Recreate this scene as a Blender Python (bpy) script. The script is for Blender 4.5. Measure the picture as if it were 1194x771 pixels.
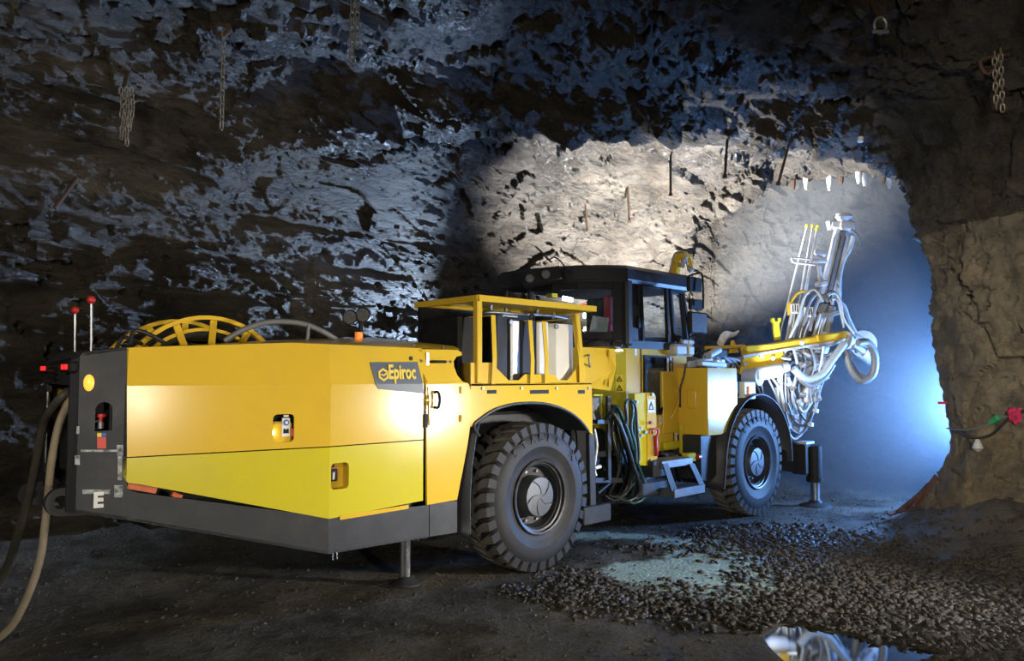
import bpy, bmesh, math, random
import numpy as np
from mathutils import Vector, Matrix
from mathutils.geometry import tessellate_polygon

for o in list(bpy.data.objects): bpy.data.objects.remove(o, do_unlink=True)
SC = bpy.context.scene
COL = SC.collection
rng = random.Random(7)

# ------------------------------------------------------------------ camera
FPX = 900.0
CAM = Vector((-5.242, -4.960, 1.802)); YAW = 0.795; PIT = math.radians(3.32)
cd = bpy.data.cameras.new('camera'); cam = bpy.data.objects.new('camera', cd); COL.objects.link(cam)
cd.sensor_width = 36.0; cd.lens = 36.0 * FPX / 1194.0; cd.clip_start = 0.05; cd.clip_end = 100
FW = Vector((math.cos(YAW)*math.cos(PIT), math.sin(YAW)*math.cos(PIT), math.sin(PIT)))
RT = Vector((math.sin(YAW), -math.cos(YAW), 0)); UP = RT.cross(FW)
cam.matrix_world = Matrix(((RT.x, UP.x, -FW.x, CAM.x), (RT.y, UP.y, -FW.y, CAM.y), (RT.z, UP.z, -FW.z, CAM.z), (0, 0, 0, 1)))
SC.camera = cam

# ------------------------------------------------------------------ world, view, lights
w = bpy.data.worlds.new('world'); SC.world = w; w.use_nodes = True
w.node_tree.nodes['Background'].inputs[0].default_value = (0.35, 0.5, 0.8, 1)
w.node_tree.nodes['Background'].inputs[1].default_value = 0.0
SC.view_settings.view_transform = 'Standard'; SC.view_settings.look = 'None'
SC.view_settings.gamma = 1.0; SC.view_settings.use_curve_mapping = False
SC.view_settings.exposure = 0.0

def lamp(name, kind, loc, energy, color, target=None, size=0.3, size_y=None, spot=None, blend=0.5, spread=None):
    d = bpy.data.lights.new(name, kind); d.energy = energy; d.color = color
    if kind == 'AREA':
        d.size = size
        if spread: d.spread = math.radians(spread)
        if size_y: d.shape = 'RECTANGLE'; d.size_y = size_y
    else: d.shadow_soft_size = size
    if kind == 'SPOT': d.spot_size = math.radians(spot or 90); d.spot_blend = blend
    o = bpy.data.objects.new(name, d); COL.objects.link(o); o.location = loc
    if target is not None:
        o.rotation_euler = (Vector(target) - Vector(loc)).to_track_quat('-Z', 'Y').to_euler()
    return o
WARM = (1.0, 0.90, 0.74); COOL = (0.46, 0.66, 1.0); BLUE = (0.24, 0.47, 1.0)
lamp('flash_by_camera', 'AREA', (-3.92, -7.4, 1.5), 30, WARM, (-1.6, 0.2, 0.9), 0.22, 0.6, spread=66)
lamp('flash_from_side_gallery', 'AREA', (2.95, -5.6, 1.3), 58, (1, .96, .90), (-0.3, 0.1, 0.75), 0.36, 0.5, spread=56)
lamp('fill_far_behind_camera', 'AREA', (-7.6, -7.0, 2.6), 70, WARM, (4.6, -2.7, 2.2), 0.6, 0.6, spread=38)  # added warm fill from out of view, brightens the right pillar
lamp('fill_on_left_wall', 'AREA', (-6.8, -4.2, 3.0), 60, WARM, (-2.0, 4.2, 3.2), 0.8, 0.8, spread=95)  # added weak warm fill, stands in for bounced light on the left wall
lamp('light_behind_rig', 'SPOT', (2.2, 3.55, 1.7), 1600, COOL, (-2.2, 4.0, 4.1), 0.06, spot=106, blend=.4)
lamp('light_in_drift', 'SPOT', (4.15, 1.5, 1.95), 5000, (1.0, 0.98, 0.95), (4.85, 2.0, 4.4), 0.10, spot=122, blend=.5)
lamp('front_work_light', 'SPOT', (4.25, -0.12, 1.62), 160, (0.92, 0.96, 1.0), (6.0, 0.1, 2.3), 0.06, spot=75, blend=.6)
lamp('tunnel_lamp_round_corner', 'AREA', (7.05, -2.05, 1.35), 560, (0.19, 0.43, 1.0), (4.6, 0.3, 1.9), 0.5, 0.5)

# ------------------------------------------------------------------ pixel helpers
def ray(px, py): return FW + RT*((px-597)/FPX) + UP*((385.5-py)/FPX)
def pw(px, py, **k):
    d = ray(px, py); a, v = next(iter(k.items())); i = 'xyz'.index(a)
    return CAM + d*((v-CAM[i])/d[i])
def pd(px, py, dep): return CAM + ray(px, py)*dep
XB = -2.23; TAP = 0.25/1.32
def ps(px, py, off=0.0):                       # a point of the (bent) side of the engine body
    p = pw(px, py, y=0.0)
    if p.x < XB:
        d = ray(px, py)                        # plane y = TAP*(XB-x)
        t = (TAP*(XB-CAM.x) - CAM.y)/(d.y + TAP*d.x)
        p = CAM + d*t
    return p + Vector((0, off, 0))

# ------------------------------------------------------------------ materials
def newmat(name):
    m = bpy.data.materials.new(name); m.use_nodes = True
    nt = m.node_tree; b = nt.nodes['Principled BSDF']
    return m, nt, b
def mat(name, col, rough=.5, metal=0., col2=None, scale=6., amt=.5, bump=0., bscale=40., coat=0., spec=.5,
        rough2=None, trans=0., emit=None, estr=0., stretch=None, dust=None, dust_amt=0., alpha=1.):
    m, nt, b = newmat(name); N = nt.nodes; L = nt.links
    b.inputs['Base Color'].default_value = (*col, 1); b.inputs['Roughness'].default_value = rough
    b.inputs['Metallic'].default_value = metal; b.inputs['Coat Weight'].default_value = coat
    b.inputs['Coat Roughness'].default_value = .12
    b.inputs['Specular IOR Level'].default_value = spec
    if trans: b.inputs['Transmission Weight'].default_value = trans
    if alpha < 1: b.inputs['Alpha'].default_value = alpha
    if emit: b.inputs['Emission Color'].default_value = (*emit, 1); b.inputs['Emission Strength'].default_value = estr
    tc = N.new('ShaderNodeTexCoord'); mp = N.new('ShaderNodeMapping'); L.new(tc.outputs['Object'], mp.inputs[0])
    if stretch: mp.inputs['Scale'].default_value = stretch
    if col2 is not None or rough2 is not None:
        n = N.new('ShaderNodeTexNoise'); n.inputs['Scale'].default_value = scale; n.inputs['Detail'].default_value = 8
        n.inputs['Roughness'].default_value = .62
        L.new(mp.outputs[0], n.inputs['Vector'])
        cr = N.new('ShaderNodeValToRGB'); cr.color_ramp.elements[0].position = .5-.5*amt*.6; cr.color_ramp.elements[1].position = .5+.5*amt*.6+.02
        L.new(n.outputs['Fac'], cr.inputs[0])
        if col2 is not None:
            cr.color_ramp.elements[0].color = (*col, 1); cr.color_ramp.elements[1].color = (*col2, 1)
            L.new(cr.outputs[0], b.inputs['Base Color'])
        if rough2 is not None:
            mr = N.new('ShaderNodeMapRange'); L.new(n.outputs['Fac'], mr.inputs[0])
            mr.inputs[1].default_value = .35; mr.inputs[2].default_value = .65
            mr.inputs[3].default_value = rough; mr.inputs[4].default_value = rough2
            L.new(mr.outputs[0], b.inputs['Roughness'])
    if dust is not None:
        n2 = N.new('ShaderNodeTexNoise'); n2.inputs['Scale'].default_value = 2.3; n2.inputs['Detail'].default_value = 10
        n2.inputs['Roughness'].default_value = .7; L.new(mp.outputs[0], n2.inputs['Vector'])
        c2 = N.new('ShaderNodeValToRGB'); c2.color_ramp.elements[0].position = .5; c2.color_ramp.elements[1].position = .78
        c2.color_ramp.elements[1].color = (dust_amt,)*3 + (1,); L.new(n2.outputs['Fac'], c2.inputs[0])
        mx = N.new('ShaderNodeMix'); mx.data_type = 'RGBA'; L.new(c2.outputs[0], mx.inputs[0])
        src = b.inputs['Base Color'].links[0].from_socket if b.inputs['Base Color'].links else None
        if src: L.new(src, mx.inputs[6])
        else: mx.inputs[6].default_value = (*col, 1)
        mx.inputs[7].default_value = (*dust, 1); L.new(mx.outputs[2], b.inputs['Base Color'])
    if bump:
        n3 = N.new('ShaderNodeTexNoise'); n3.inputs['Scale'].default_value = bscale; n3.inputs['Detail'].default_value = 6
        L.new(mp.outputs[0], n3.inputs['Vector'])
        bp = N.new('ShaderNodeBump'); bp.inputs['Strength'].default_value = bump; bp.inputs['Distance'].default_value = .02
        L.new(n3.outputs['Fac'], bp.inputs['Height']); L.new(bp.outputs[0], b.inputs['Normal'])
    return m
M = {}
M['yellow'] = mat('yellow_paint', (.72, .475, .04), .16, col2=(.67, .43, .036), scale=1.6, amt=.8, coat=.0, rough2=.21, spec=.25, dust=(.34, .26, .12), dust_amt=.2)
M['lemon'] = mat('lemon_paint', (.62, .535, .028), .17, col2=(.58, .49, .028), scale=1.6, amt=.8, coat=.0, spec=.25, rough2=.23, dust=(.4, .33, .12), dust_amt=.2)
M['dark'] = mat('charcoal_paint', (.034, .036, .041), .42, spec=.3, col2=(.027, .029, .033), scale=4, amt=.8, rough2=.56, dust=(.10, .095, .09), dust_amt=.3, bump=.05, bscale=90)
M['cabdark'] = mat('cab_charcoal_paint', (.026, .026, .031), .38, spec=.3, col2=(.03, .03, .034), scale=3, amt=.8, rough2=.5, coat=.1)
M['black'] = mat('black_plastic', (.008, .008, .009), .6, spec=.2, col2=(.02, .02, .02), scale=8, amt=.8)
M['chassis'] = mat('dark_chassis_steel', (.012, .014, .016), .5, spec=.3, col2=(.026, .028, .029), scale=6, amt=.8, dust=(.07, .065, .06), dust_amt=.5, bump=.1, bscale=30)
M['rubber'] = mat('black_hose_rubber', (.014, .015, .016), .38, col2=(.03, .032, .034), scale=14, amt=.8)
M['teal'] = mat('teal_hose', (.02, .07, .075), .35, col2=(.03, .10, .10), scale=14, amt=.8)
M['tyre'] = mat('tyre_rubber', (.014, .014, .016), .62, spec=.3, col2=(.022, .022, .024), scale=5, amt=.9, dust=(.12, .11, .095), dust_amt=.25, bump=.12, bscale=60)
M['tread'] = mat('dusty_tread_rubber', (.07, .067, .06), .75, col2=(.17, .157, .135), scale=7, amt=.9, bump=.2, bscale=50)
M['rim'] = mat('dark_rim_paint', (.018, .019, .022), .42, spec=.35, col2=(.032, .033, .037), scale=6, amt=.9, dust=(.2, .16, .12), dust_amt=.45)
M['hub'] = mat('grey_hub_steel', (.09, .095, .10), .45, .4, col2=(.06, .065, .07), scale=6, amt=.8, dust=(.3, .2, .12), dust_amt=.4)
M['steel'] = mat('dull_steel', (.32, .33, .35), .4, .7, col2=(.2, .21, .22), scale=9, amt=.8)
M['dustysteel'] = mat('dust_coated_steel', (.33, .35, .38), .6, .2, col2=(.52, .54, .57), scale=9, amt=.9, dust=(.2, .16, .1), dust_amt=.5)
M['chrome'] = mat('chrome_rod', (.75, .76, .78), .14, 1., rough2=.25, scale=9)
M['white'] = mat('white_paint', (.72, .73, .74), .4, col2=(.6, .6, .6), scale=5, amt=.6, dust=(.4, .36, .28), dust_amt=.3)
M['cream'] = mat('cream_plastic', (.72, .70, .63), .45, col2=(.64, .62, .55), scale=3, amt=.6)
M['silver'] = mat('brushed_aluminium', (.55, .56, .57), .38, .85, col2=(.42, .43, .44), scale=7, amt=.7, stretch=(1, 1, .1))
M['navy'] = mat('navy_black_panel', (.010, .013, .022), .5, spec=.2, col2=(.016, .02, .03), scale=9, amt=.8)
M['slate'] = mat('slate_blue_plate', (.055, .075, .10), .42, col2=(.05, .068, .09), scale=6, amt=.7)
M['logo'] = mat('yellow_lettering', (.80, .58, .05), .45, col2=(.76, .55, .05), scale=9)
M['letter'] = mat('white_lettering', (.78, .78, .76), .5, col2=(.68, .68, .66), scale=9)
M['red'] = mat('red_paint', (.55, .03, .025), .4, col2=(.45, .02, .02), scale=9)
M['stickerred'] = mat('red_sticker', (.62, .07, .05), .5, col2=(.55, .06, .05), scale=20)
M['stickerblue'] = mat('blue_sticker', (.03, .12, .42), .5, col2=(.03, .10, .36), scale=20)
M['stickeryel'] = mat('yellow_sticker', (.80, .62, .03), .5, col2=(.75, .58, .03), scale=20)
M['tape'] = mat('worn_pale_tape', (.40, .43, .45), .6, col2=(.07, .07, .075), scale=26, amt=.35)
M['glow_or'] = mat('amber_lens_lit', (.9, .4, .05), .3, emit=(1, .36, .04), estr=1.5, col2=(.9, .45, .05))
M['glow_red'] = mat('red_lens_lit', (.7, .02, .02), .3, emit=(1, .02, .02), estr=1.6, col2=(.8, .02, .02))
M['amber'] = mat('amber_lens', (.75, .18, .02), .3, emit=(1, .25, .03), estr=.5, col2=(.7, .2, .02))
M['glow_white'] = mat('white_lamp_lens_lit', (.9, .9, .95), .3, emit=(.85, .92, 1), estr=22, col2=(.9, .9, .9))
M['lens'] = mat('lamp_glass', (.06, .062, .065), .5, .0, spec=.2, col2=(.12, .125, .13), scale=40)
M['cabledust'] = mat('dusty_power_cable', (.05, .046, .038), .6, col2=(.09, .08, .065), scale=14, amt=.8)
M['hosebeige'] = mat('beige_water_hose', (.34, .29, .22), .5, col2=(.24, .20, .14), scale=12, amt=.8)
M['hosegrey'] = mat('grey_hose', (.16, .17, .18), .45, col2=(.11, .115, .12), scale=12, amt=.8)
M['hosedust'] = mat('dust_coated_hose', (.20, .23, .27), .55, col2=(.34, .38, .42), scale=16, amt=.9)
M['rust'] = mat('rusty_iron', (.085, .048, .03), .75, .3, col2=(.05, .03, .02), scale=20, amt=.9, bump=.2)
M['chain'] = mat('galvanised_chain', (.30, .28, .24), .5, .6, col2=(.18, .16, .13), scale=20)
M['wood'] = mat('old_red_brown_board', (.10, .045, .03), .7, col2=(.055, .028, .02), scale=9, stretch=(1, 1, .2), bump=.2)
M['orange'] = mat('orange_red_paint', (.62, .13, .03), .45, col2=(.5, .1, .03), scale=8)
M['seatred'] = mat('red_cab_fitting', (.5, .02, .03), .5, col2=(.4, .02, .03), scale=8)
M['paper'] = mat('paper_notice', (.75, .76, .75), .7, col2=(.6, .58, .5), scale=18, amt=.4)
M['jug'] = mat('cloudy_plastic', (.75, .74, .66), .35, trans=.35, col2=(.66, .65, .58), scale=5)
M['green'] = mat('green_plastic', (.03, .3, .12), .5, col2=(.02, .22, .09), scale=8)
M['pink'] = mat('crimson_cloth', (.45, .02, .09), .8, col2=(.3, .015, .06), scale=20, bump=.3)

def glassmat(name, tint, a):
    m, nt, b = newmat(name); N = nt.nodes; L = nt.links
    g = N.new('ShaderNodeBsdfGlossy'); g.inputs['Roughness'].default_value = .04; g.inputs['Color'].default_value = (.9, .95, 1, 1)
    t = N.new('ShaderNodeBsdfTransparent'); t.inputs['Color'].default_value = (*tint, 1)
    d = N.new('ShaderNodeBsdfDiffuse'); d.inputs['Color'].default_value = (.5, .55, .6, 1)
    n = N.new('ShaderNodeTexNoise'); n.inputs['Scale'].default_value = 4; n.inputs['Detail'].default_value = 8
    tc = N.new('ShaderNodeTexCoord'); L.new(tc.outputs['Object'], n.inputs['Vector'])
    mr = N.new('ShaderNodeMapRange'); L.new(n.outputs['Fac'], mr.inputs[0]); mr.inputs[1].default_value = .45; mr.inputs[2].default_value = .8
    mr.inputs[3].default_value = .02; mr.inputs[4].default_value = a
    s0 = N.new('ShaderNodeMixShader'); L.new(mr.outputs[0], s0.inputs[0]); L.new(t.outputs[0], s0.inputs[1]); L.new(d.outputs[0], s0.inputs[2])
    fc_ = N.new('ShaderNodeLayerWeight'); fc_.inputs[0].default_value = .5
    p5 = N.new('ShaderNodeMath'); p5.operation = 'POWER'; L.new(fc_.outputs['Facing'], p5.inputs[0]); p5.inputs[1].default_value = 5
    lw = N.new('ShaderNodeMath'); lw.operation = 'MULTIPLY_ADD'; L.new(p5.outputs[0], lw.inputs[0]); lw.inputs[1].default_value = .9; lw.inputs[2].default_value = .05
    s1 = N.new('ShaderNodeMixShader'); L.new(lw.outputs[0], s1.inputs[0]); L.new(s0.outputs[0], s1.inputs[1]); L.new(g.outputs[0], s1.inputs[2])
    L.new(s1.outputs[0], N['Material Output'].inputs['Surface']); return m
M['glass'] = glassmat('cab_window_glass', (.72, .80, .88), .12)
M['glassdark'] = glassmat('dark_window_glass', (.25, .31, .38), .18)

def rockmat(name, c1, c2, c3, bump=.6, rough=.62):
    m, nt, b = newmat(name); N = nt.nodes; L = nt.links
    tc = N.new('ShaderNodeTexCoord')
    def nz(scale, det, st=None, ro=.65):
        mp = N.new('ShaderNodeMapping'); L.new(tc.outputs['Object'], mp.inputs[0])
        if st: mp.inputs['Scale'].default_value = st; mp.inputs['Rotation'].default_value = (.2, .45, .1)
        n = N.new('ShaderNodeTexNoise'); n.inputs['Scale'].default_value = scale; n.inputs['Detail'].default_value = det
        n.inputs['Roughness'].default_value = ro; L.new(mp.outputs[0], n.inputs['Vector']); return n
    a = nz(.55, 12); cr = N.new('ShaderNodeValToRGB'); L.new(a.outputs['Fac'], cr.inputs[0])
    e = cr.color_ramp.elements; e[0].position = .36; e[0].color = (*c1, 1); e[1].position = .66; e[1].color = (*c3, 1)
    k = e.new(.5); k.color = (*c2, 1)
    s = nz(3.2, 10, (.35, 1.2, 1.6)); r2 = N.new('ShaderNodeValToRGB'); L.new(s.outputs['Fac'], r2.inputs[0])
    r2.color_ramp.elements[0].position = .3; r2.color_ramp.elements[0].color = (.38, .38, .40, 1)
    r2.color_ramp.elements[1].position = .7; r2.color_ramp.elements[1].color = (1.6, 1.52, 1.42, 1)
    mx = N.new('ShaderNodeMix'); mx.data_type = 'RGBA'; mx.blend_type = 'MULTIPLY'; mx.inputs[0].default_value = 1
    L.new(cr.outputs[0], mx.inputs[6]); L.new(r2.outputs[0], mx.inputs[7]); L.new(mx.outputs[2], b.inputs['Base Color'])
    wet = nz(1.1, 8); mr = N.new('ShaderNodeMapRange'); L.new(wet.outputs['Fac'], mr.inputs[0])
    mr.inputs[1].default_value = .4; mr.inputs[2].default_value = .62; mr.inputs[3].default_value = rough-.22; mr.inputs[4].default_value = rough+.15
    L.new(mr.outputs[0], b.inputs['Roughness'])
    f1 = nz(6, 12, (.45, 1, 1.5), .72); f2 = nz(38, 5)
    f3 = nz(2.6, 7, (.4, 1.1, 1.5)); f3.noise_type = 'RIDGED_MULTIFRACTAL'; f3.normalize = False; f3.inputs['Roughness'].default_value = .55
    sc3 = N.new('ShaderNodeMath'); sc3.operation = 'MULTIPLY'; L.new(f3.outputs['Fac'], sc3.inputs[0]); sc3.inputs[1].default_value = .16
    a1 = N.new('ShaderNodeMath'); a1.operation = 'MULTIPLY_ADD'; L.new(f1.outputs['Fac'], a1.inputs[0]); a1.inputs[1].default_value = 2.2; L.new(sc3.outputs[0], a1.inputs[2])
    ad = N.new('ShaderNodeMath'); ad.operation = 'MULTIPLY_ADD'; L.new(f2.outputs['Fac'], ad.inputs[0]); ad.inputs[1].default_value = .35
    L.new(a1.outputs[0], ad.inputs[2])
    bp = N.new('ShaderNodeBump'); bp.inputs['Strength'].default_value = bump; bp.inputs['Distance'].default_value = .16
    L.new(ad.outputs[0], bp.inputs['Height']); L.new(bp.outputs[0], b.inputs['Normal'])
    return m
M['rock'] = rockmat('grey_brown_rock', (.045, .041, .036), (.082, .073, .062), (.13, .118, .10), bump=.9, rough=.52)
M['rockright'] = rockmat('ochre_stained_rock', (.085, .077, .06), (.14, .125, .098), (.17, .135, .08), rough=.8)

def floormat():
    m, nt, b = newmat('wet_gravel_floor'); N = nt.nodes; L = nt.links
    tc = N.new('ShaderNodeTexCoord')
    def nz(scale, det, ro=.65):
        n = N.new('ShaderNodeTexNoise'); n.inputs['Scale'].default_value = scale; n.inputs['Detail'].default_value = det
        n.inputs['Roughness'].default_value = ro; L.new(tc.outputs['Object'], n.inputs['Vector']); return n
    a = nz(.8, 12); cr = N.new('ShaderNodeValToRGB'); L.new(a.outputs['Fac'], cr.inputs[0]); e = cr.color_ramp.elements
    e[0].position = .38; e[0].color = (.045, .041, .033, 1); e[1].position = .66; e[1].color = (.12, .107, .085, 1)
    at = N.new('ShaderNodeAttribute'); at.attribute_name = 'slurry'
    n2 = nz(5, 10, .75); mm = N.new('ShaderNodeMath'); mm.operation = 'MULTIPLY_ADD'
    L.new(n2.outputs['Fac'], mm.inputs[0]); mm.inputs[1].default_value = 1.6; mm.inputs[2].default_value = -1.15
    sm = N.new('ShaderNodeMath'); sm.operation = 'ADD'; L.new(at.outputs['Fac'], sm.inputs[0]); L.new(mm.outputs[0], sm.inputs[1])
    gt = N.new('ShaderNodeMapRange'); L.new(sm.outputs[0], gt.inputs[0]); gt.inputs[1].default_value = .18; gt.inputs[2].default_value = .42
    mk = N.new('ShaderNodeMath'); mk.operation = 'MULTIPLY'; L.new(gt.outputs[0], mk.inputs[0]); 
    st = N.new('ShaderNodeMath'); st.operation = 'GREATER_THAN'; L.new(at.outputs['Fac'], st.inputs[0]); st.inputs[1].default_value = .02; L.new(st.outputs[0], mk.inputs[1])
    mx = N.new('ShaderNodeMix'); mx.data_type = 'RGBA'; L.new(mk.outputs[0], mx.inputs[0]); L.new(cr.outputs[0], mx.inputs[6])
    mx.inputs[7].default_value = (.34, .47, .42, 1); L.new(mx.outputs[2], b.inputs['Base Color'])
    wet = nz(1.6, 9); mr = N.new('ShaderNodeMapRange'); L.new(wet.outputs['Fac'], mr.inputs[0])
    mr.inputs[1].default_value = .42; mr.inputs[2].default_value = .6; mr.inputs[3].default_value = .26; mr.inputs[4].default_value = .7
    L.new(mr.outputs[0], b.inputs['Roughness'])
    v = N.new('ShaderNodeTexVoronoi'); v.inputs['Scale'].default_value = 26; L.new(tc.outputs['Object'], v.inputs['Vector'])
    f = nz(30, 8, .75); ad = N.new('ShaderNodeMath'); ad.operation = 'MULTIPLY_ADD'
    L.new(v.outputs['Distance'], ad.inputs[0]); ad.inputs[1].default_value = -.5; L.new(f.outputs['Fac'], ad.inputs[2])
    bp = N.new('ShaderNodeBump'); bp.inputs['Strength'].default_value = .75; bp.inputs['Distance'].default_value = .035
    L.new(ad.outputs[0], bp.inputs['Height']); L.new(bp.outputs[0], b.inputs['Normal'])
    return m
M['floor'] = floormat()
M['stone'] = rockmat('broken_dark_stone', (.027, .025, .022), (.045, .041, .035), (.068, .061, .051), bump=.3, rough=.72)
M['mud'] = M['floor']
M['water'] = mat('muddy_still_water', (.02, .018, .012), .03, spec=.8, rough2=.05, scale=2)

# ------------------------------------------------------------------ mesh builder
class MB:
    def __init__(s): s.v = []; s.f = []
    def add(s, vs, fs):
        n = len(s.v); s.v += [Vector(p) for p in vs]; s.f += [[i+n for i in f] for f in fs]; return s
    def box(s, a, b, ch=0.0):                   # axis box from corner a to corner b, chamfered
        a = Vector(a); b = Vector(b)
        lo = Vector([min(a[i], b[i]) for i in range(3)]); hi = Vector([max(a[i], b[i]) for i in range(3)])
        return s.obox((lo+hi)/2, Matrix.Identity(3), (hi-lo)/2, ch)
    def obox(s, c, R, h, ch=0.0):
        h = Vector(h); c = Vector(c); ch = min(ch, min(h)*.45)
        if ch <= 0:
            vs = [c + R @ Vector((x*h.x, y*h.y, z*h.z)) for x in (-1, 1) for y in (-1, 1) for z in (-1, 1)]
            return s.add(vs, [(0, 1, 3, 2), (4, 6, 7, 5), (0, 4, 5, 1), (2, 3, 7, 6), (0, 2, 6, 4), (1, 5, 7, 3)])
        vs = []; idx = {}
        for x in (-1, 1):
            for y in (-1, 1):
                for z in (-1, 1):
                    for k in range(3):
                        q = Vector((x*h.x, y*h.y, z*h.z))
                        for j in range(3):
                            if j != k: q[j] -= (x, y, z)[j]*ch
                        idx[(x, y, z, k)] = len(vs); vs.append(c + R @ q)
        fs = []
        for k in range(3):
            i, j = [(1, 2), (2, 0), (0, 1)][k]
            for sg in (-1, 1):
                loop = []
                for (p, q) in ((-1, -1), (1, -1), (1, 1), (-1, 1)):
                    t = [0, 0, 0]; t[k] = sg; t[i] = p; t[j] = q; loop.append(idx[(*t, k)])
                fs.append(loop if sg > 0 else loop[::-1])
        for k in range(3):
            i, j = [(1, 2), (2, 0), (0, 1)][k]
            for p in (-1, 1):
                for q in (-1, 1):
                    t0 = [0, 0, 0]; t1 = [0, 0, 0]; t0[k] = -1; t1[k] = 1; t0[i] = t1[i] = p; t0[j] = t1[j] = q
                    fs.append([idx[(*t0, i)], idx[(*t1, i)], idx[(*t1, j)], idx[(*t0, j)]])
        for x in (-1, 1):
            for y in (-1, 1):
                for z in (-1, 1): fs.append([idx[(x, y, z, k)] for k in range(3)])
        return s.add(vs, fs)
    def bar(s, p, q, wd, hg=None, up=(0, 0, 1), ch=0.0):    # rectangular bar between two points
        p = Vector(p); q = Vector(q); hg = hg or wd; d = (q-p); L = d.length; d.normalize()
        u = Vector(up); 
        if abs(d.dot(u)) > .98: u = Vector((0, 1, 0))
        r = d.cross(u).normalized(); u = r.cross(d)
        R = Matrix((d, r, u)).transposed()
        return s.obox((p+q)/2, R, (L/2, wd/2, hg/2), ch)
    def tube(s, pts, r, n=8, smooth=0, cap=True, closed=False):
        pts = [Vector(p) for p in pts]
        if smooth: pts = spline(pts, smooth)
        m = len(pts); rr = r if isinstance(r, (list, tuple)) else [r]*m
        if len(rr) != m: rr = [np.interp(i/(m-1), np.linspace(0, 1, len(rr)), rr) for i in range(m)]
        t0 = (pts[1]-pts[0]).normalized(); a = t0.orthogonal().normalized(); vs = []
        for i, p in enumerate(pts):
            if closed: t = pts[(i+1) % m]-pts[i-1]
            else: t = pts[min(i+1, m-1)]-pts[max(i-1, 0)]
            t.normalize(); a = (a - t*a.dot(t)).normalized(); b = t.cross(a)
            for k in range(n):
                g = 2*math.pi*k/n; vs.append(p + (a*math.cos(g)+b*math.sin(g))*rr[i])
        fs = []
        for i in range(m if closed else m-1):
            j = (i+1) % m
            for k in range(n): fs.append((i*n+k, i*n+(k+1) % n, j*n+(k+1) % n, j*n+k))
        if cap and not closed: fs += [tuple(range(n))[::-1], tuple(range((m-1)*n, m*n))]
        return s.add(vs, fs)
    def cyl(s, p, q, r, n=16, r2=None): return s.tube([p, q], [r, r if r2 is None else r2], n)
    def lathe(s, prof, c, n=48, axis='y', a0=0., a1=2*math.pi):   # prof: (radius, offset along the axis)
        c = Vector(c); full = abs(a1-a0-2*math.pi) < 1e-6; m = n if full else n+1; k = len(prof); vs = []
        for i in range(m):
            g = a0+(a1-a0)*i/n; cs, sn = math.cos(g), math.sin(g)
            for (r, o) in prof:
                vs.append(c + {'y': Vector((r*cs, o, r*sn)), 'z': Vector((r*cs, r*sn, o)), 'x': Vector((o, r*cs, r*sn))}[axis])
        fs = []
        for i in range(n):
            j = (i+1) % m
            for q in range(k-1): fs.append((i*k+q, i*k+q+1, j*k+q+1, j*k+q))
        return s.add(vs, fs)
    def panel(s, poly, holes=(), th=.012, n=None):      # planar polygon of 3-D points with holes, given thickness
        P = [Vector(p) for p in poly]; H = [[Vector(p) for p in h] for h in holes]
        if n is None:
            n = Vector((0, 0, 0))
            for i in range(len(P)): n += (P[i]-P[0]).cross(P[(i+1) % len(P)]-P[0])
            n.normalize()
            if n.y < 0: n = -n
            if abs(n.y) < .05 and n.x < 0: n = -n
        n = Vector(n)*th; loops = [P]+H; flat = [p for l in loops for p in l]
        tri = tessellate_polygon(loops); N0 = len(flat)
        fs = [tuple(t) for t in tri] + [tuple(i+N0 for i in t)[::-1] for t in tri]; b = 0
        for l in loops:
            for i in range(len(l)):
                j = (i+1) % len(l); fs.append((b+i, b+j, b+j+N0, b+i+N0))
            b += len(l)
        return s.add(flat+[p+n for p in flat], fs)
    def prism(s, poly2, axis, a, b):                    # polygon in the two other axes, extruded along axis
        def mk(u, v, t): return {'y': (u, t, v), 'x': (t, u, v), 'z': (u, v, t)}[axis]
        P = [Vector(mk(u, v, a)) for u, v in poly2]; n = Vector(mk(0, 0, 1 if b > a else -1))
        return s.panel(P, (), abs(b-a), n)
    def mesh(s, name):
        me = bpy.data.meshes.new(name); me.from_pydata([tuple(p) for p in s.v], [], s.f); me.update()
        bm = bmesh.new(); bm.from_mesh(me); bmesh.ops.recalc_face_normals(bm, faces=bm.faces); bm.to_mesh(me); bm.free()
        return me
    def build(s, name, m, parent=None, smooth=None, label=None):
        me = s.mesh(name); me.materials.append(M[m] if isinstance(m, str) else m)
        o = bpy.data.objects.new(name, me); COL.objects.link(o); attach(o, parent)
        if smooth is not None: shade(me, smooth)
        if label: o['label'] = label
        return o
def attach(o, parent):
    if parent is not None:
        o.parent = parent
        if parent.type == 'EMPTY' and parent.get('world_mesh'): o.matrix_parent_inverse = Matrix.Translation(-parent.location)
def shade(me, ang):
    me.shade_smooth() if hasattr(me, 'shade_smooth') else None
    me.set_sharp_from_angle(angle=math.radians(ang))
def spline(pts, k):
    out = []; n = len(pts)
    for i in range(n-1):
        p0 = pts[max(i-1, 0)]; p1 = pts[i]; p2 = pts[i+1]; p3 = pts[min(i+2, n-1)]
        for j in range(k):
            t = j/k
            out.append(.5*((2*p1)+(p2-p0)*t+(2*p0-5*p1+4*p2-p3)*t*t+(3*p1-p0-3*p2+p3)*t**3))
    return out+[pts[-1]]
def tag(o, label=None, cat=None, group=None, kind=None):
    if label: o['label'] = label
    if cat: o['category'] = cat
    if group: o['group'] = group
    if kind: o['kind'] = kind
    return o
def empty(name, loc, world_mesh=True):
    o = bpy.data.objects.new(name, None); COL.objects.link(o); o.location = loc; o.empty_display_size = .2
    if world_mesh: o['world_mesh'] = 1
    return o
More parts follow.
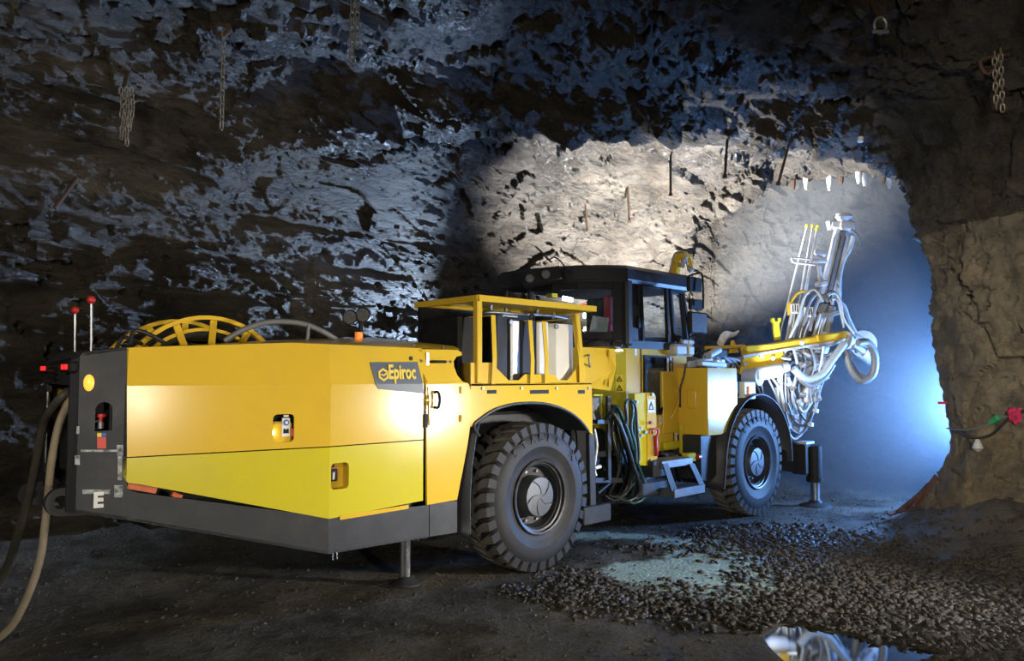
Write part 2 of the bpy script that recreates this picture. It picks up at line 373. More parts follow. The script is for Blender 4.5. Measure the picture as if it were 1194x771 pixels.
def text_mb(s, size, ext=.003, offset=0.0):      # glyphs in the x-y plane, extruded along z
    c = bpy.data.curves.new('lettering', 'FONT'); c.body = s; c.size = size; c.extrude = ext; c.offset = offset; c.resolution_u = 3
    o = bpy.data.objects.new('lettering', c); COL.objects.link(o)
    dg = bpy.context.evaluated_depsgraph_get(); me = o.evaluated_get(dg).to_mesh()
    vs = [v.co.copy() for v in me.vertices]; fs = [list(p.vertices) for p in me.polygons]
    o.evaluated_get(dg).to_mesh_clear(); bpy.data.objects.remove(o); bpy.data.curves.remove(c)
    return vs, fs
def text_on(mb, s, origin, right, up, size, ext=.003, offset=0.0, width=None):
    vs, fs = text_mb(s, size, ext, offset)
    x0 = min(v.x for v in vs); x1 = max(v.x for v in vs); k = (width/(x1-x0)) if width else 1
    r = Vector(right).normalized(); u = Vector(up); u = (u-r*u.dot(r)).normalized(); n = r.cross(u)
    mb.add([Vector(origin)+r*((v.x-x0)*k)+u*v.y+n*v.z for v in vs], fs); return mb
def rrect(c, u, v, w_, h_, r=.02, k=3):           # rounded rectangle outline in 3-D
    c = Vector(c); u = Vector(u).normalized(); v = Vector(v).normalized(); out = []
    for (sx, sy, g0) in ((1, 1, 0), (-1, 1, 90), (-1, -1, 180), (1, -1, 270)):
        for i in range(k+1):
            g = math.radians(g0+90*i/k)
            out.append(c+u*(sx*(w_/2-r)+r*math.cos(g))+v*(sy*(h_/2-r)+r*math.sin(g)))
    return out


# ------------------------------------------------------------------ numpy noise
_p = np.random.RandomState(3).permutation(256); _p = np.concatenate([_p, _p, _p])
_g = np.random.RandomState(5).normal(size=(256, 3)); _g /= np.linalg.norm(_g, axis=1)[:, None]
def perlin(P):
    i = np.floor(P).astype(int); f = P-i; i &= 255; u = f*f*f*(f*(f*6-15)+10); r = 0
    for a in (0, 1):
        for b in (0, 1):
            for c in (0, 1):
                h = _p[_p[_p[(i[:, 0]+a) & 255]+((i[:, 1]+b) & 255)]+((i[:, 2]+c) & 255)]
                d = ((f-np.array((a, b, c)))*_g[h]).sum(1)
                r = r + d*(u[:, 0] if a else 1-u[:, 0])*(u[:, 1] if b else 1-u[:, 1])*(u[:, 2] if c else 1-u[:, 2])
    return r
def fbm(P, o=4, k=.5):
    s = 0; a = 1.
    for i in range(o): s = s+a*perlin(P*2.0**i+17.3*i); a *= k
    return s
_r = np.random.RandomState(11).uniform(-1, 1, size=(256, 8))
def facet(P):                                     # blocky broken faces: every cell its own tilted plane
    I = np.floor(P).astype(int); best = np.full(len(P), 1e9); out = np.zeros(len(P)); sec = np.full(len(P), 1e9)
    for a in (-1, 0, 1):
        for b in (-1, 0, 1):
            for c in (-1, 0, 1):
                J = I+np.array((a, b, c)); h = _p[_p[_p[J[:, 0] & 255]+(J[:, 1] & 255)]+(J[:, 2] & 255)]
                R = _r[h]; C = J+.5+.42*R[:, :3]; D = P-C; d = (D*D).sum(1)
                v = (D*R[:, 3:6]).sum(1)*.9+R[:, 6]*.45; m = d < best
                sec = np.where(m, best, np.minimum(sec, d)); out = np.where(m, v, out); best = np.where(m, d, best)
    edge = np.sqrt(sec)-np.sqrt(best)
    return out, edge

# ------------------------------------------------------------------ the drift: plan and vault
PLAN = np.array([(-10, 4.5), (-6, 4.5), (-2.3, 4.25), (1, 4.15), (3.4, 3.9), (5.0, 3.25), (5.8, 2.4), (6.15, 2.75), (6.9, 2.45), (7.9, 1.1), (9.25, -.45), (10.6, -3), (11.5, -7.2),
                 (8.6, -8.4), (7.5, -5), (6.3, -2.9), (5.8, -2.05), (5.25, -1.8), (4.7, -2.3), (4.35, -3.2), (4.2, -4.4), (4.6, -6.5), (4.4, -9.5), (-1, -10.5), (-7, -9.5), (-10.5, -5)])
def plan_d(x, y):
    P = np.stack([x, y], -1); best = np.full(x.shape, 1e9); ins = np.zeros(x.shape, bool); n = len(PLAN)
    for i in range(n):
        a, b = PLAN[i], PLAN[(i+1) % n]; e = b-a
        t = np.clip(((P-a)@e)/(e@e), 0, 1); q = P-a-t[..., None]*e; best = np.minimum(best, np.sqrt((q*q).sum(-1)))
        c = (a[1] > y) != (b[1] > y); xx = (b[0]-a[0])*(y-a[1])/(b[1]-a[1]+1e-12)+a[0]; ins ^= c & (x < xx)
    return np.where(ins, best, -best)
def sstep(a, b, x): t = np.clip((x-a)/(b-a), 0, 1); return t*t*(3-2*t)
def roof_h(x, y):
    # brow across the mouth of the drift: line from the pillar corner towards the left wall; s < 0 on the camera side
    s = ((x-5.1)*(1.55)+(y+1.5)*2.1)/math.hypot(1.55, 2.1)
    # far lip, where the vault steps up again before the end wall
    q = ((x-6.5)*.80+(y+.3)*.42)/math.hypot(.8, .42)
    h = 5.15-.55*np.exp(-((s+.05)/.32)**2) - .10*sstep(-.2, .8, s) + 1.3*sstep(-.15, .35, q) - .25*np.exp(-((q+.15)/.3)**2)
    return h
Z0 = 2.3
def cave_F(x, y, d, z):
    pil = np.exp(-(((x-5.2)/1.9)**2+((y+2.0)/1.7)**2))       # the pillar stands steeper than the walls
    d = d-.50*pil*np.clip(1-z/1.1, 0, 1.2)**2              # and spreads at the foot
    WV = 2.5-1.75*pil; z0 = Z0+.75*pil
    u = (WV-np.minimum(d, WV))/WV; v = np.maximum(z-z0, 0)/(roof_h(x, y)-z0)
    return WV*(1-np.sqrt(u*u+v*v))
CS = .12
gx = np.arange(-11, 12.2, CS); gy = np.arange(-11, 5.6, CS); gz = np.arange(-.36, 7.0, CS)
X2, Y2 = np.meshgrid(gx, gy, indexing='ij'); D2 = plan_d(X2, Y2)
FF = cave_F(X2[:, :, None], Y2[:, :, None], D2[:, :, None], gz[None, None, :])
def surface_nets(F):
    S = F > 0; nx, ny, nz = F.shape
    cnt = np.zeros((nx-1, ny-1, nz-1)); acc = np.zeros((nx-1, ny-1, nz-1, 3))
    def sl(o): return tuple(slice(o[i], (nx, ny, nz)[i]-1+o[i]) for i in range(3))
    cs = [(a, b, c) for a in (0, 1) for b in (0, 1) for c in (0, 1)]
    for p in cs:
        for ax in range(3):
            if p[ax]: continue
            q = list(p); q[ax] = 1; A = F[sl(p)]; B = F[sl(q)]; m = (A > 0) != (B > 0)
            t = np.where(m, A/np.where(m, A-B, 1), 0); cnt += m
            for k in range(3): acc[..., k] += np.where(m, p[k]+(t if k == ax else 0), 0)
    has = cnt > 0; idx = -np.ones(cnt.shape, int); idx[has] = np.arange(has.sum())
    ijk = np.argwhere(has); V = ijk+acc[has]/cnt[has][:, None]; Q = []
    for ax in range(3):
        o = [0, 0, 0]; o[ax] = 1
        A = S[tuple(slice(0, F.shape[i]-o[i]) for i in range(3))]; B = S[tuple(slice(o[i], F.shape[i]) for i in range(3))]
        e = np.argwhere(A != B); u, v = [(1, 2), (2, 0), (0, 1)][ax]
        ok = (e[:, u] > 0) & (e[:, v] > 0) & (e[:, u] < F.shape[u]-1) & (e[:, v] < F.shape[v]-1); e = e[ok]
        du = np.eye(3, dtype=int)[u]; dv = np.eye(3, dtype=int)[v]
        quad = np.stack([idx[tuple((e-du-dv).T)], idx[tuple((e-dv).T)], idx[tuple(e.T)], idx[tuple((e-du).T)]], 1)
        fl = A[tuple(e.T)]; quad[~fl] = quad[~fl][:, ::-1]; Q.append(quad)
    return V, np.concatenate(Q)
V, Q = surface_nets(FF)
V = V*CS+np.array((gx[0], gy[0], gz[0])); Q = Q[(Q >= 0).all(1)]
def to_px(P):
    d = P-np.array(CAM); z = d@np.array(FW); zz = np.maximum(z, .05)
    return 597+FPX*(d@np.array(RT))/zz, 385.5-FPX*(d@np.array(UP))/zz, z
def subdivide(V, Q, sel):
    a = Q[sel]; E = np.concatenate([np.sort(a[:, [i, (i+1) % 4]], 1) for i in range(4)])
    ue, inv = np.unique(E, axis=0, return_inverse=True); inv = inv.reshape(-1); n = len(a); b0 = len(V); c0 = b0+len(ue)
    V2 = np.concatenate([V, (V[ue[:, 0]]+V[ue[:, 1]])/2, V[a].mean(1)])
    e = [b0+inv[i*n:(i+1)*n] for i in range(4)]; c = c0+np.arange(n)
    N = [np.stack([a[:, i], e[i], c, e[i-1]], 1) for i in range(4)]
    return V2, np.concatenate([Q[~sel]]+N), np.concatenate([np.zeros((~sel).sum(), bool), np.ones(4*n, bool)])
def relax(V, Q, k):
    for _ in range(k):
        s = np.zeros_like(V); c = np.zeros(len(V))
        for i in range(4):
            for j in (1, 3): np.add.at(s, Q[:, i], V[Q[:, (i+j) % 4]]); np.add.at(c, Q[:, i], 1)
        V = np.where(c[:, None] > 0, .5*V+.5*s/np.maximum(c, 1)[:, None], V)
    return V
V = relax(V, Q, 2)
fc = V[Q].mean(1); u_, v_, z_ = to_px(fc)
vis = (u_ > -170) & (u_ < 1364) & (v_ > -150) & (v_ < 850) & (z_ > .8)
V, Q, new = subdivide(V, Q, vis); V, Q, new = subdivide(V, Q, new)
def normals(V, Q):
    n = np.cross(V[Q[:, 2]]-V[Q[:, 0]], V[Q[:, 3]]-V[Q[:, 1]]); N = np.zeros_like(V)
    for i in range(4): np.add.at(N, Q[:, i], n)
    return N/np.maximum(np.linalg.norm(N, axis=1), 1e-9)[:, None]
NN = normals(V, Q)
# make the normals point into the rock
if (np.einsum('ij,ij->i', NN, V-np.array((0, 0, 2.))) > 0).mean() < .5: NN = -NN
A3 = np.array([[.94, .05, .33], [-.10, .99, .10], [-.33, -.12, .94]])
def rock_disp(P, N):
    L = P@A3                                            # turned along the foliation
    pil = sstep(2.6, 4.2, P[:, 0])*sstep(-1.2, -2.0, P[:, 1])
    d = .20*fbm(P*.45, 3)
    f1, e1 = facet(L*np.array((.55, .95, 1.0))+.06*np.stack([perlin(P*1.3), perlin(P*1.3+9), perlin(P*1.3+31)], 1))
    f2, e2 = facet(L*np.array((1.5, 2.6, 2.8))+5.3+.10*np.stack([perlin(P*3), perlin(P*3+9), perlin(P*3+31)], 1))
    f3, e3 = facet(L*np.array((4.0, 7.0, 7.5))+2.1)
    k2 = np.clip(.55+1.2*perlin(P*.6+40), .15, 1.2)
    f4, e4 = facet(L*np.array((8., 14., 15.))+7.7)
    rg = 1-np.abs(fbm(L*np.array((1.6, 3.6, 4.2))+3, 4, .6))*1.6        # flaky ridges
    k4 = np.clip(.6+1.6*perlin(P*.8+90), .1, 1.5)
    d = d + .13*f1*(1-.35*pil) + (.15*f2*k2 + .085*f3*k2 + .03*f4*k4 - .10*rg*k4)*(1-.55*pil)
    d = d + .018*np.exp(-e1/.02) + .010*np.exp(-e2/.03)    # joints
    d = d + .030*fbm(L*np.array((2.2, 6, 7)), 3)
    ang = np.arctan2(P[:, 2]-2.0, P[:, 1]-1.0)           # half barrels of the contour holes
    fr = np.abs(((ang/.155+.25*perlin(P*np.array((.12, .02, .02)))) % 1)-.5)*.155*3.2
    g = np.exp(-(fr/.035)**2)*np.clip(perlin(P*np.array((.55, .9, .9))+70)*3+.2, 0, 1)*(P[:, 1] > .3)
    d = d*(1-.55*np.exp(-(fr/.07)**2)*(g > .05)) + .035*g
    return d
disp = rock_disp(V, NN)
# keep clear of the machine and of the floor line
U_, V_, Zd = to_px(V)
hr = np.random.RandomState(4); wl = np.where((V[:, 1] > 3.0) & (V[:, 2] > 1.9) & (V[:, 2] < 3.6) & (U_ > 0) & (U_ < 640) & (V_ > 190))[0]
wr = np.where((V[:, 0] > 3.6) & (V[:, 1] < -1.8) & (V[:, 2] > 1.6) & (V[:, 2] < 3.9) & (U_ > 1100) & (U_ < 1194))[0]
for pool, cnt in ((wl, 60), (wr, 26)):                   # open drill holes
    if len(pool) == 0: continue
    for c in V[hr.choice(pool, cnt)]:
        r = np.linalg.norm(V-c, axis=1); m = r < .032; disp[m] += .16
VD = V+NN*disp[:, None]
fc = V[Q].mean(1); vz = fc[:, 2]
low = vz > -.25
dpl = plan_d(fc[:, 0], fc[:, 1])
is_ceil = (vz > 3.55) & low
pillar = (fc[:, 0] > 3.0) & (fc[:, 1] < -1.6) & (fc[:, 0]-.45*(-fc[:, 1]) < 6.2) & ~is_ceil & low
far = (fc[:, 0] > 5.0) & ~pillar & ~is_ceil & low
left = (fc[:, 1] > 2.0) & ~far & ~pillar & ~is_ceil & low
back = low & ~(is_ceil | pillar | far | left)
def mesh_from(name, V, Q, m, kind='structure', smooth=True):
    used, inv = np.unique(Q, return_inverse=True); q = inv.reshape(Q.shape)
    me = bpy.data.meshes.new(name); k = q.shape[1]
    me.vertices.add(len(used)); me.vertices.foreach_set('co', V[used].ravel())
    me.loops.add(q.size); me.loops.foreach_set('vertex_index', q.ravel().astype(np.int32))
    me.polygons.add(len(q)); me.polygons.foreach_set('loop_start', np.arange(0, q.size, k, dtype=np.int32))
    me.polygons.foreach_set('loop_total', np.full(len(q), k, dtype=np.int32))
    if smooth: me.polygons.foreach_set('use_smooth', np.ones(len(q), bool))
    me.update(calc_edges=True); me.validate(); me.materials.append(M[m])
    if smooth: me.set_sharp_from_angle(angle=math.radians(33))
    o = bpy.data.objects.new(name, me); COL.objects.link(o)
    if kind: o['kind'] = kind
    return o, used
mesh_from('ceiling', VD, Q[is_ceil], 'rock')
mesh_from('wall_right', VD, Q[pillar], 'rockright')
mesh_from('wall_far', VD, Q[far], 'rock')
mesh_from('wall_left', VD, Q[left], 'rock')
mesh_from('wall_back', VD, Q[back], 'rock')
from mathutils.bvhtree import BVHTree
_sel = vis if False else None
_cav = low
_bv = BVHTree.FromPolygons([tuple(p) for p in VD], [tuple(int(i) for i in q) for q in Q[low]])
def on_rock(px, py):                                   # the rock surface seen at a pixel
    h = _bv.ray_cast(CAM, ray(px, py).normalized())
    return h[0], h[1]

# ------------------------------------------------------------------ floor
PUD = [pw(890, 742, z=0), pw(902, 735, z=0), pw(912, 728, z=0), pw(930, 727, z=0), pw(962, 736, z=0), pw(1000, 742, z=0), pw(1020, 751, z=0), pw(1075, 757, z=0), pw(1096, 764, z=0), pw(1060, 772, z=0),
       pw(1020, 800, z=0), pw(950, 800, z=0), pw(915, 772, z=0), pw(896, 754, z=0)]
PUDA = np.array([(p.x, p.y) for p in PUD])
def poly_d(A, x, y):
    P = np.stack([x, y], -1); best = np.full(x.shape, 1e9); ins = np.zeros(x.shape, bool); n = len(A)
    for i in range(n):
        a, b = A[i], A[(i+1) % n]; e = b-a
        t = np.clip(((P-a)@e)/(e@e), 0, 1); q = P-a-t[..., None]*e; best = np.minimum(best, np.sqrt((q*q).sum(-1)))
        c = (a[1] > y) != (b[1] > y); xx = (b[0]-a[0])*(y-a[1])/(b[1]-a[1]+1e-12)+a[0]; ins ^= c & (x < xx)
    return np.where(ins, best, -best)
def floor_z(x, y):
    P = np.stack([x, y, np.zeros_like(x)], 1)
    z = .018*fbm(P*.7, 3)+.010*fbm(P*3.1, 3)+.006*perlin(P*11)
    d = plan_d(x, y)                                       # rubble slope along the walls
    near = sstep(1.1, -.2, d); pil = np.exp(-(((x-4.5)/1.15)**2+((y+3.1)/1.1)**2))
    z = z+near*(.22+.12*fbm(P*1.1+5, 2))*np.where(y > 2, 1., .8) + .34*pil*np.clip(1+.6*fbm(P*1.4+8, 3), .2, 2)
    ctr = np.minimum(np.hypot(x, (y-.2)*1.), np.hypot(x-4.09, (y-.2)))
    z = z*np.clip(.25+.75*sstep(.3, 1.2, ctr), 0, 1)-.004
    pdm = poly_d(PUDA, x, y); z = np.where(pdm > -.35, z*(1-sstep(-.35, -.02, pdm))+.004*perlin(P*7), z)
    z = z-.04*sstep(-.02, .10, pdm)
    return z
def floor_grid(x0, x1, y0, y1, st):
    a = np.arange(x0, x1+st*.5, st); b = np.arange(y0, y1+st*.5, st); A, B = np.meshgrid(a, b, indexing='ij')
    Vv = np.stack([A.ravel(), B.ravel(), np.zeros(A.size)], 1); n, m = A.shape
    i = (np.arange(n-1)[:, None]*m+np.arange(m-1)[None, :]).ravel(); return Vv, np.stack([i, i+m, i+m+1, i+1], 1)
fV, fQ = floor_grid(-10.4, 11.6, -10, 5.2, .12)
c = fV[fQ].mean(1); u_, v_, z_ = to_px(c)
fv = (u_ > -100) & (u_ < 1300) & (v_ < 850) & (z_ > 1)
fV, fQ, nn = subdivide(fV, fQ, fv); c = fV[fQ].mean(1); _, _, z_ = to_px(c); fV, fQ, nn = subdivide(fV, fQ, nn & (z_ < 10))
fV[:, 2] = floor_z(fV[:, 0], fV[:, 1])
fo, used = mesh_from('floor', fV, fQ, 'floor')
# pale cement slurry spilled in front of the wheels
SL = np.array([tuple(pw(a, b, z=0))[:2] for a, b in ((640, 622), (700, 617), (760, 622), (850, 628), (900, 650), (920, 690), (870, 712), (800, 700), (740, 690), (690, 668), (700, 655), (762, 650), (766, 636), (735, 629), (660, 632))])
sl = poly_d(SL, fV[used, 0], fV[used, 1])
at = fo.data.attributes.new('slurry', 'FLOAT', 'POINT')
at.data.foreach_set('value', np.where(sl > -.12, np.clip(.2+.75*sstep(-.12, .25, sl), 0, 1), 0).astype(np.float32))
w_ = MB(); n = len(PUD); w_.panel([Vector((p.x, p.y, -.005)) for p in PUD], (), .004, (0, 0, -1))
tag(w_.build('puddle', 'water'), 'still brown puddle mirroring the yellow boom, bottom right of the floor', 'puddle')

# ================================================================== the drill rig
RIG = empty('drill_rig', (0.5, 1.1, 0))
tag(RIG, 'yellow articulated underground drill rig with charcoal cab and raised boom', 'drill rig')
def P_(name, mb, m, parent=RIG, smooth=None, label=None): return mb.build(name, m, parent, smooth, label)

# ---------------- wheels
RW = .685
def make_wheel(cx, y0, sg, lettering=False):
    c = (cx, y0, RW-.006)
    def pr(l): return [(r, sg*o) for r, o in l]
    t = MB().lathe(pr([(.335, .06), (.342, .02), (.37, .006), (.40, .004), (.405, .0), (.46, -.014), (.465, -.018), (.53, -.016), (.585, .002), (.625, .03), (.648, .06), (.652, .19), (.648, .32), (.62, .36), (.53, .392), (.4, .376), (.335, .33)]), c, 64)
    W = P_('wheel', t, 'tyre', RIG, 40)
    l = MB(); N = 33
    def q(r, g, o): return Vector(c)+Vector((r*math.cos(g), sg*o, r*math.sin(g)))
    for i in range(N):
        for side in (0, 1):
            g = 2*math.pi*(i+.5*side)/N; hw = .064; sk = .115
            o0, o1, r0 = (.0, .20, .592) if side == 0 else (.375, .175, .592)
            om = o0+(o1-o0)*.42
            vs = []
            for (o, gg, rb, h) in ((o0, g, r0, hw), (om, g+.02, .64, hw*.95), (o1, g+sk, .645, hw*.72)):
                vs += [q(rb, gg-h, o), q(rb, gg+h, o), q(.684 if o != o0 else .676, gg+h*.93, o + (0 if o != o0 else (.012 if side == 0 else -.012))), q(.684 if o != o0 else .676, gg-h*.93, o+(0 if o != o0 else (.012 if side == 0 else -.012)))]
            fs = [(0, 1, 2, 3), (8, 11, 10, 9)]
            for s0 in (0, 4):
                for k in range(4): fs.append((s0+k, s0+4+k, s0+4+(k+1) % 4, s0+(k+1) % 4))
            l.add(vs, fs)
    T = P_('tread', l, 'tread', W, None); T.data.materials.append(M['tyre'])
    for p in T.data.polygons:
        if abs(p.normal.y) > .72: p.material_index = 1
    rim = MB().lathe(pr([(.342, .02), (.348, -.004), (.338, -.010), (.322, -.004), (.318, .02), (.300, .026), (.296, .05), (.288, .055), (.282, .12), (.262, .145), (.20, .15), (.0, .15)]), c, 48)
    Rm = P_('rim', rim, 'rim', W, 35)
    for k in range(10 if sg > 0 else 0):
        b = MB(); g = 2*math.pi*k/10; p = Vector(c)+Vector((.235*math.cos(g), sg*.15, .235*math.sin(g))); b.cyl(p, p+Vector((0, -sg*.03, 0)), .014, 6); P_('wheel_nut', b, 'steel', W)
    h = MB().lathe(pr([(.19, .15), (.188, .03), (.178, .012), (.06, .004), (.0, .004)]), c, 32); P_('hub', h, 'hub', W, 30)
    for k in range(5 if sg > 0 else 0):                  # curved ribs of the hub cover
        s = MB(); pts = [Vector(c)+Vector((r*math.cos(2*math.pi*k/5+r*5), sg*(.004-.002), r*math.sin(2*math.pi*k/5+r*5))) for r in (.02, .06, .1, .14, .172)]
        s.tube(pts, .0045, 5, 2); P_('hub_rib', s, 'hub', W)
    if lettering:
        word = 'STABIL X'
        for i, ch in enumerate(word):
            if ch == ' ': continue
            g = math.radians(128-i*12.5); rr = .515
            o = Vector(c)+Vector((rr*math.cos(g), -.017, rr*math.sin(g))); up = Vector((math.cos(g), 0, math.sin(g))); rt = Vector((math.sin(g), 0, -math.cos(g)))
            m = MB(); text_on(m, ch, o-rt*.035, rt, up, .10, .005, .002); P_('raised_letter', m, 'tyre', W)
    return W
make_wheel(0, 0.0, 1, True); make_wheel(4.09, 0.0, 1, True); make_wheel(0, 2.2, -1); make_wheel(4.09, 2.2, -1)

# ---------------- chassis
m = MB(); m.box((-3.3, .55, .75), (-2.2, 1.7, 1.7), .03); m.box((-2.3, .42, .55), (-1.0, 1.8, 1.75), .03); m.box((-1.1, .45, .6), (.95, 1.75, 1.45), .03)
P_('engine_frame', m, 'chassis')
m = MB(); m.box((.9, .75, .55), (1.55, 1.45, .80), .03); m.box((.9, .75, 1.1), (1.5, 1.45, 1.25), .03); m.cyl((1.35, 1.1, .45), (1.35, 1.1, 1.4), .14, 20); m.box((1.4, .6, .5), (2.1, 1.6, 1.2), .04)
P_('articulation_joint', m, 'chassis')
m = MB(); m.box((1.75, .5, .5), (4.9, 1.7, 1.05), .04); m.box((3.6, .46, .5), (4.6, 1.74, 1.45), .04)
P_('front_frame', m, 'chassis')
m = MB(); m.cyl((0, .2, .68), (0, 2.0, .68), .13, 16); m.cyl((4.09, .2, .68), (4.09, 2.0, .68), .13, 16); P_('axle', m, 'chassis', RIG, 40)

# ---------------- engine cover, side towards the camera
def yoff(x): return TAP*(XB-x) if x < XB else 0.0
def S(x, z, off=0.):                                     # side surface with leaning upper band
    return Vector((x, yoff(x)+off+(max(0, z-1.735)*.12), z))
XR = -3.56; XF = -1.375                                  # rear and front edges of the big cover
zt = lambda x: np.interp(x, (-3.6, -2.5, -2.2, -1.3, -.9), (1.975, 2.035, 2.03, 2.02, 2.02))
SEAM = 1.283; CR = 1.735
def ubox(px0, py0, px1, py1):
    a = ps(px0, py0); b = ps(px1, py1); return a, b
ud = (Vector((XB, 0, 0))-S(XR, 0)).normalized(); up = Vector((0, 0, 1))
a, b = ubox(318.5, 483.5, 343, 515.5); hc = (a+b)/2; hw = (b-a).dot(ud); hh = a.z-b.z
hole1 = rrect(hc, ud, up, hw, hh, .03)
a2, b2 = ubox(384, 541, 404.5, 569.5); h2c = (a2+b2)/2; h2w = b2.x-a2.x; h2h = a2.z-b2.z; h2c.x = max(h2c.x, XB+h2w/2+.012)
hole2 = rrect(h2c, (1, 0, 0), up, h2w, h2h, .03)
m = MB()
m.panel([S(XR, SEAM+.004), S(XB, SEAM+.004), S(XB, CR), S(XR, CR)], [hole1], .02)
m.panel([S(XR, CR), S(XB, CR), S(XB, zt(XB)), S(-2.5, zt(-2.5)), S(XR, zt(XR))], (), .02)
m.panel([S(XB, SEAM+.004), S(XF, SEAM+.004), S(XF, CR), S(XB, CR)], (), .02)
m.panel([S(XB, CR), S(XF, CR), S(XF, zt(XF)), S(XB, zt(XB))], (), .02)
COVER = P_('upper_side_cover', m, 'yellow')
# lower cover, lemon
zb = lambda x: np.interp(x, (XR, XR+.06, XB-.03, XF), (1.17, 1.125, .765, .80))
m = MB()
m.panel([S(XR, 1.17), S(XR+.03, 1.125), S(XR+.1, 1.11), S(XB, .765), S(XB, SEAM-.004), S(XR, SEAM-.004)], (), .02)
m.panel([S(XB, .765), S(XF, .80), S(XF, SEAM-.004), S(XB, SEAM-.004)], [hole2], .02)
LOW = P_('lower_side_cover', m, 'lemon')
# recess boxes behind the two openings
def recess(c, u, wd, hg, dep, mname, parent, nm):
    n = Vector((0, 1, 0)); u = Vector(u); k = MB(); c = Vector(c)
    R = Matrix((u, u.cross(Vector((0, 0, 1)))*-1, Vector((0, 0, 1)))).transposed()
    k.obox(c+n*(dep), R, (wd/2+.03, .006, hg/2+.03)); 
    for s_ in (-1, 1):
        k.obox(c+n*dep/2+u*s_*(wd/2+.024), R, (.006, dep/2-.012, hg/2+.03)); k.obox(c+n*dep/2+Vector((0, 0, s_*(hg/2+.024))), R, (wd/2+.03, dep/2-.012, .006))
    return P_(nm, k, mname, parent)
rc = recess(hc, ud, hw, hh, .16, 'black', COVER, 'opening_recess')
bx = ps(333.5, 502)
def R_(u): u = Vector(u); return Matrix((u, u.cross(up)*-1, up)).transposed()
k = MB(); k.obox(hc+ud*.012+Vector((0, .085, -.035)), R_(ud), (hw*.5, .05, hh*.5-.018), .015); P_('switch_box', k, 'yellow', COVER)
k = MB(); q0 = hc+ud*.03+Vector((0, .029, 0)); k.obox(q0+Vector((0, 0, .005)), R_(ud), (.028, .002, .065)); P_('sign_plate', k, 'letter', COVER)
k = MB(); k.cyl(q0+Vector((0, -.001, .038)), q0+Vector((0, -.006, .038)), .022, 20); P_('blue_round_sign', k, 'stickerblue', COVER)
k = MB(); k.obox(q0+Vector((0, -.004, .038)), R_(ud), (.011, .0035, .009)); k.obox(q0+ud*0+Vector((0, .0, .085)), R_(ud), (.018, .0025, .006)); P_('sign_symbol', k, 'letter', COVER)
k = MB(); k.obox(q0+Vector((0, -.002, -.024)), R_(ud), (.02, .002, .014)); k.obox(q0+Vector((0, -.002, -.007))-ud*.012, R_(ud), (.005, .002, .004)); k.obox(q0+Vector((0, -.002, -.007))+ud*.012, R_(ud), (.005, .002, .004)); P_('battery_symbol', k, 'black', COVER)
k = MB(); k.obox(q0+ud*.058+Vector((0, 0, -.033)), R_(ud), (.022, .002, .028)); P_('red_sign', k, 'stickerred', COVER)
k = MB(); k.cyl(hc-ud*(hw/2-.012)+Vector((0, .03, -.03)), hc-ud*(hw/2-.012)+Vector((0, .015, -.03)), .011, 12); P_('indicator_lamp', k, 'glow_white', COVER)
recess(h2c, (1, 0, 0), h2w, h2h, .12, 'yellow', LOW, 'opening_recess')
k = MB(); k.box(h2c+Vector((-.065, .06, -.045)), h2c+Vector((.02, .1, .05)), .006); k.box(h2c+Vector((-.065, .07, .055)), h2c+Vector((.0, .1, .09)), .006); P_('disconnect_switch', k, 'black', LOW)
k = MB(); k.bar(h2c+Vector((-.028, .045, .03)), h2c+Vector((-.032, .045, -.03)), .024, .02, ch=.006); P_('switch_lever', k, 'steel', LOW)
k = MB(); k.box(h2c+Vector((-.065, .055, .05)), h2c+Vector((.02, .059, .058))); P_('switch_label', k, 'red', LOW)
# top of the cover (crowned)
m = MB()
xs = [-3.6, -3.0, -2.5, -2.2, -1.75, -1.3, -.95]
rows = []
for x in xs:
    z = float(zt(x)); y = S(x, z).y
    h_ = float(np.interp(x, (-3.6, -2.5, -2.2, -1.3, -.95), (.0, .03, .06, .12, .10)))
    rows.append([(x, y, z), (x, y+.10, z+h_*.35), (x, .8, z+h_), (x, 1.4, z+h_), (x, 2.12-y, z+h_*.35), (x, 2.2-y, z)])
vs = [p for r in rows for p in r]; k = 6
m.add(vs, [(i*k+j, (i+1)*k+j, (i+1)*k+j+1, i*k+j+1) for i in range(len(rows)-1) for j in range(k-1)])
HOOD = P_('engine_hood', m, 'yellow', RIG, 30)
# far side cover
m = MB(); m.panel([(XR, 1.95, 1.1), (XB, 2.2, .77), (-.9, 2.2, .8), (-.9, 2.13, 2.02), (XB, 2.13, 2.03), (XR, 1.88, 1.97)][::1], (), .02, (0, -1, 0)); P_('far_side_cover', m, 'yellow')
# front narrow panel with the door
def F0(px, py): return pw(px, py, y=0.0)
pts = [F0(497, 449), F0(546, 447), F0(549, 455), F0(549, 492), F0(545, 520), F0(533, 583), F0(498, 589)]
m = MB(); m.panel([p for p in pts], (), .02); FP = P_('front_side_panel', m, 'yellow')
def FT(px, py):                                       # leaning upper band of the front panel
    p = F0(px, py); return S(p.x, p.z)
m = MB(); m.panel([F0(497, 449), FT(489, 407), FT(537, 408), FT(541, 411), FT(541, 414.5), FT(535, 416), FT(531, 421), FT(531, 428), FT(534, 438), FT(540, 445), F0(546, 447)], (), .02, (0, .99, -.12)); P_('front_upper_panel', m, 'yellow')
m = MB(); dr = [F0(500, 437), F0(534, 440), F0(535.5, 494), F0(499.5, 496)]; c0 = sum(dr, Vector())/4
m.panel([p+Vector((0, -.012, 0)) for p in [F0(498.5, 451), F0(534, 450), F0(536, 494), F0(500, 496)]], (), .012); DOOR = P_('service_door', m, 'yellow')
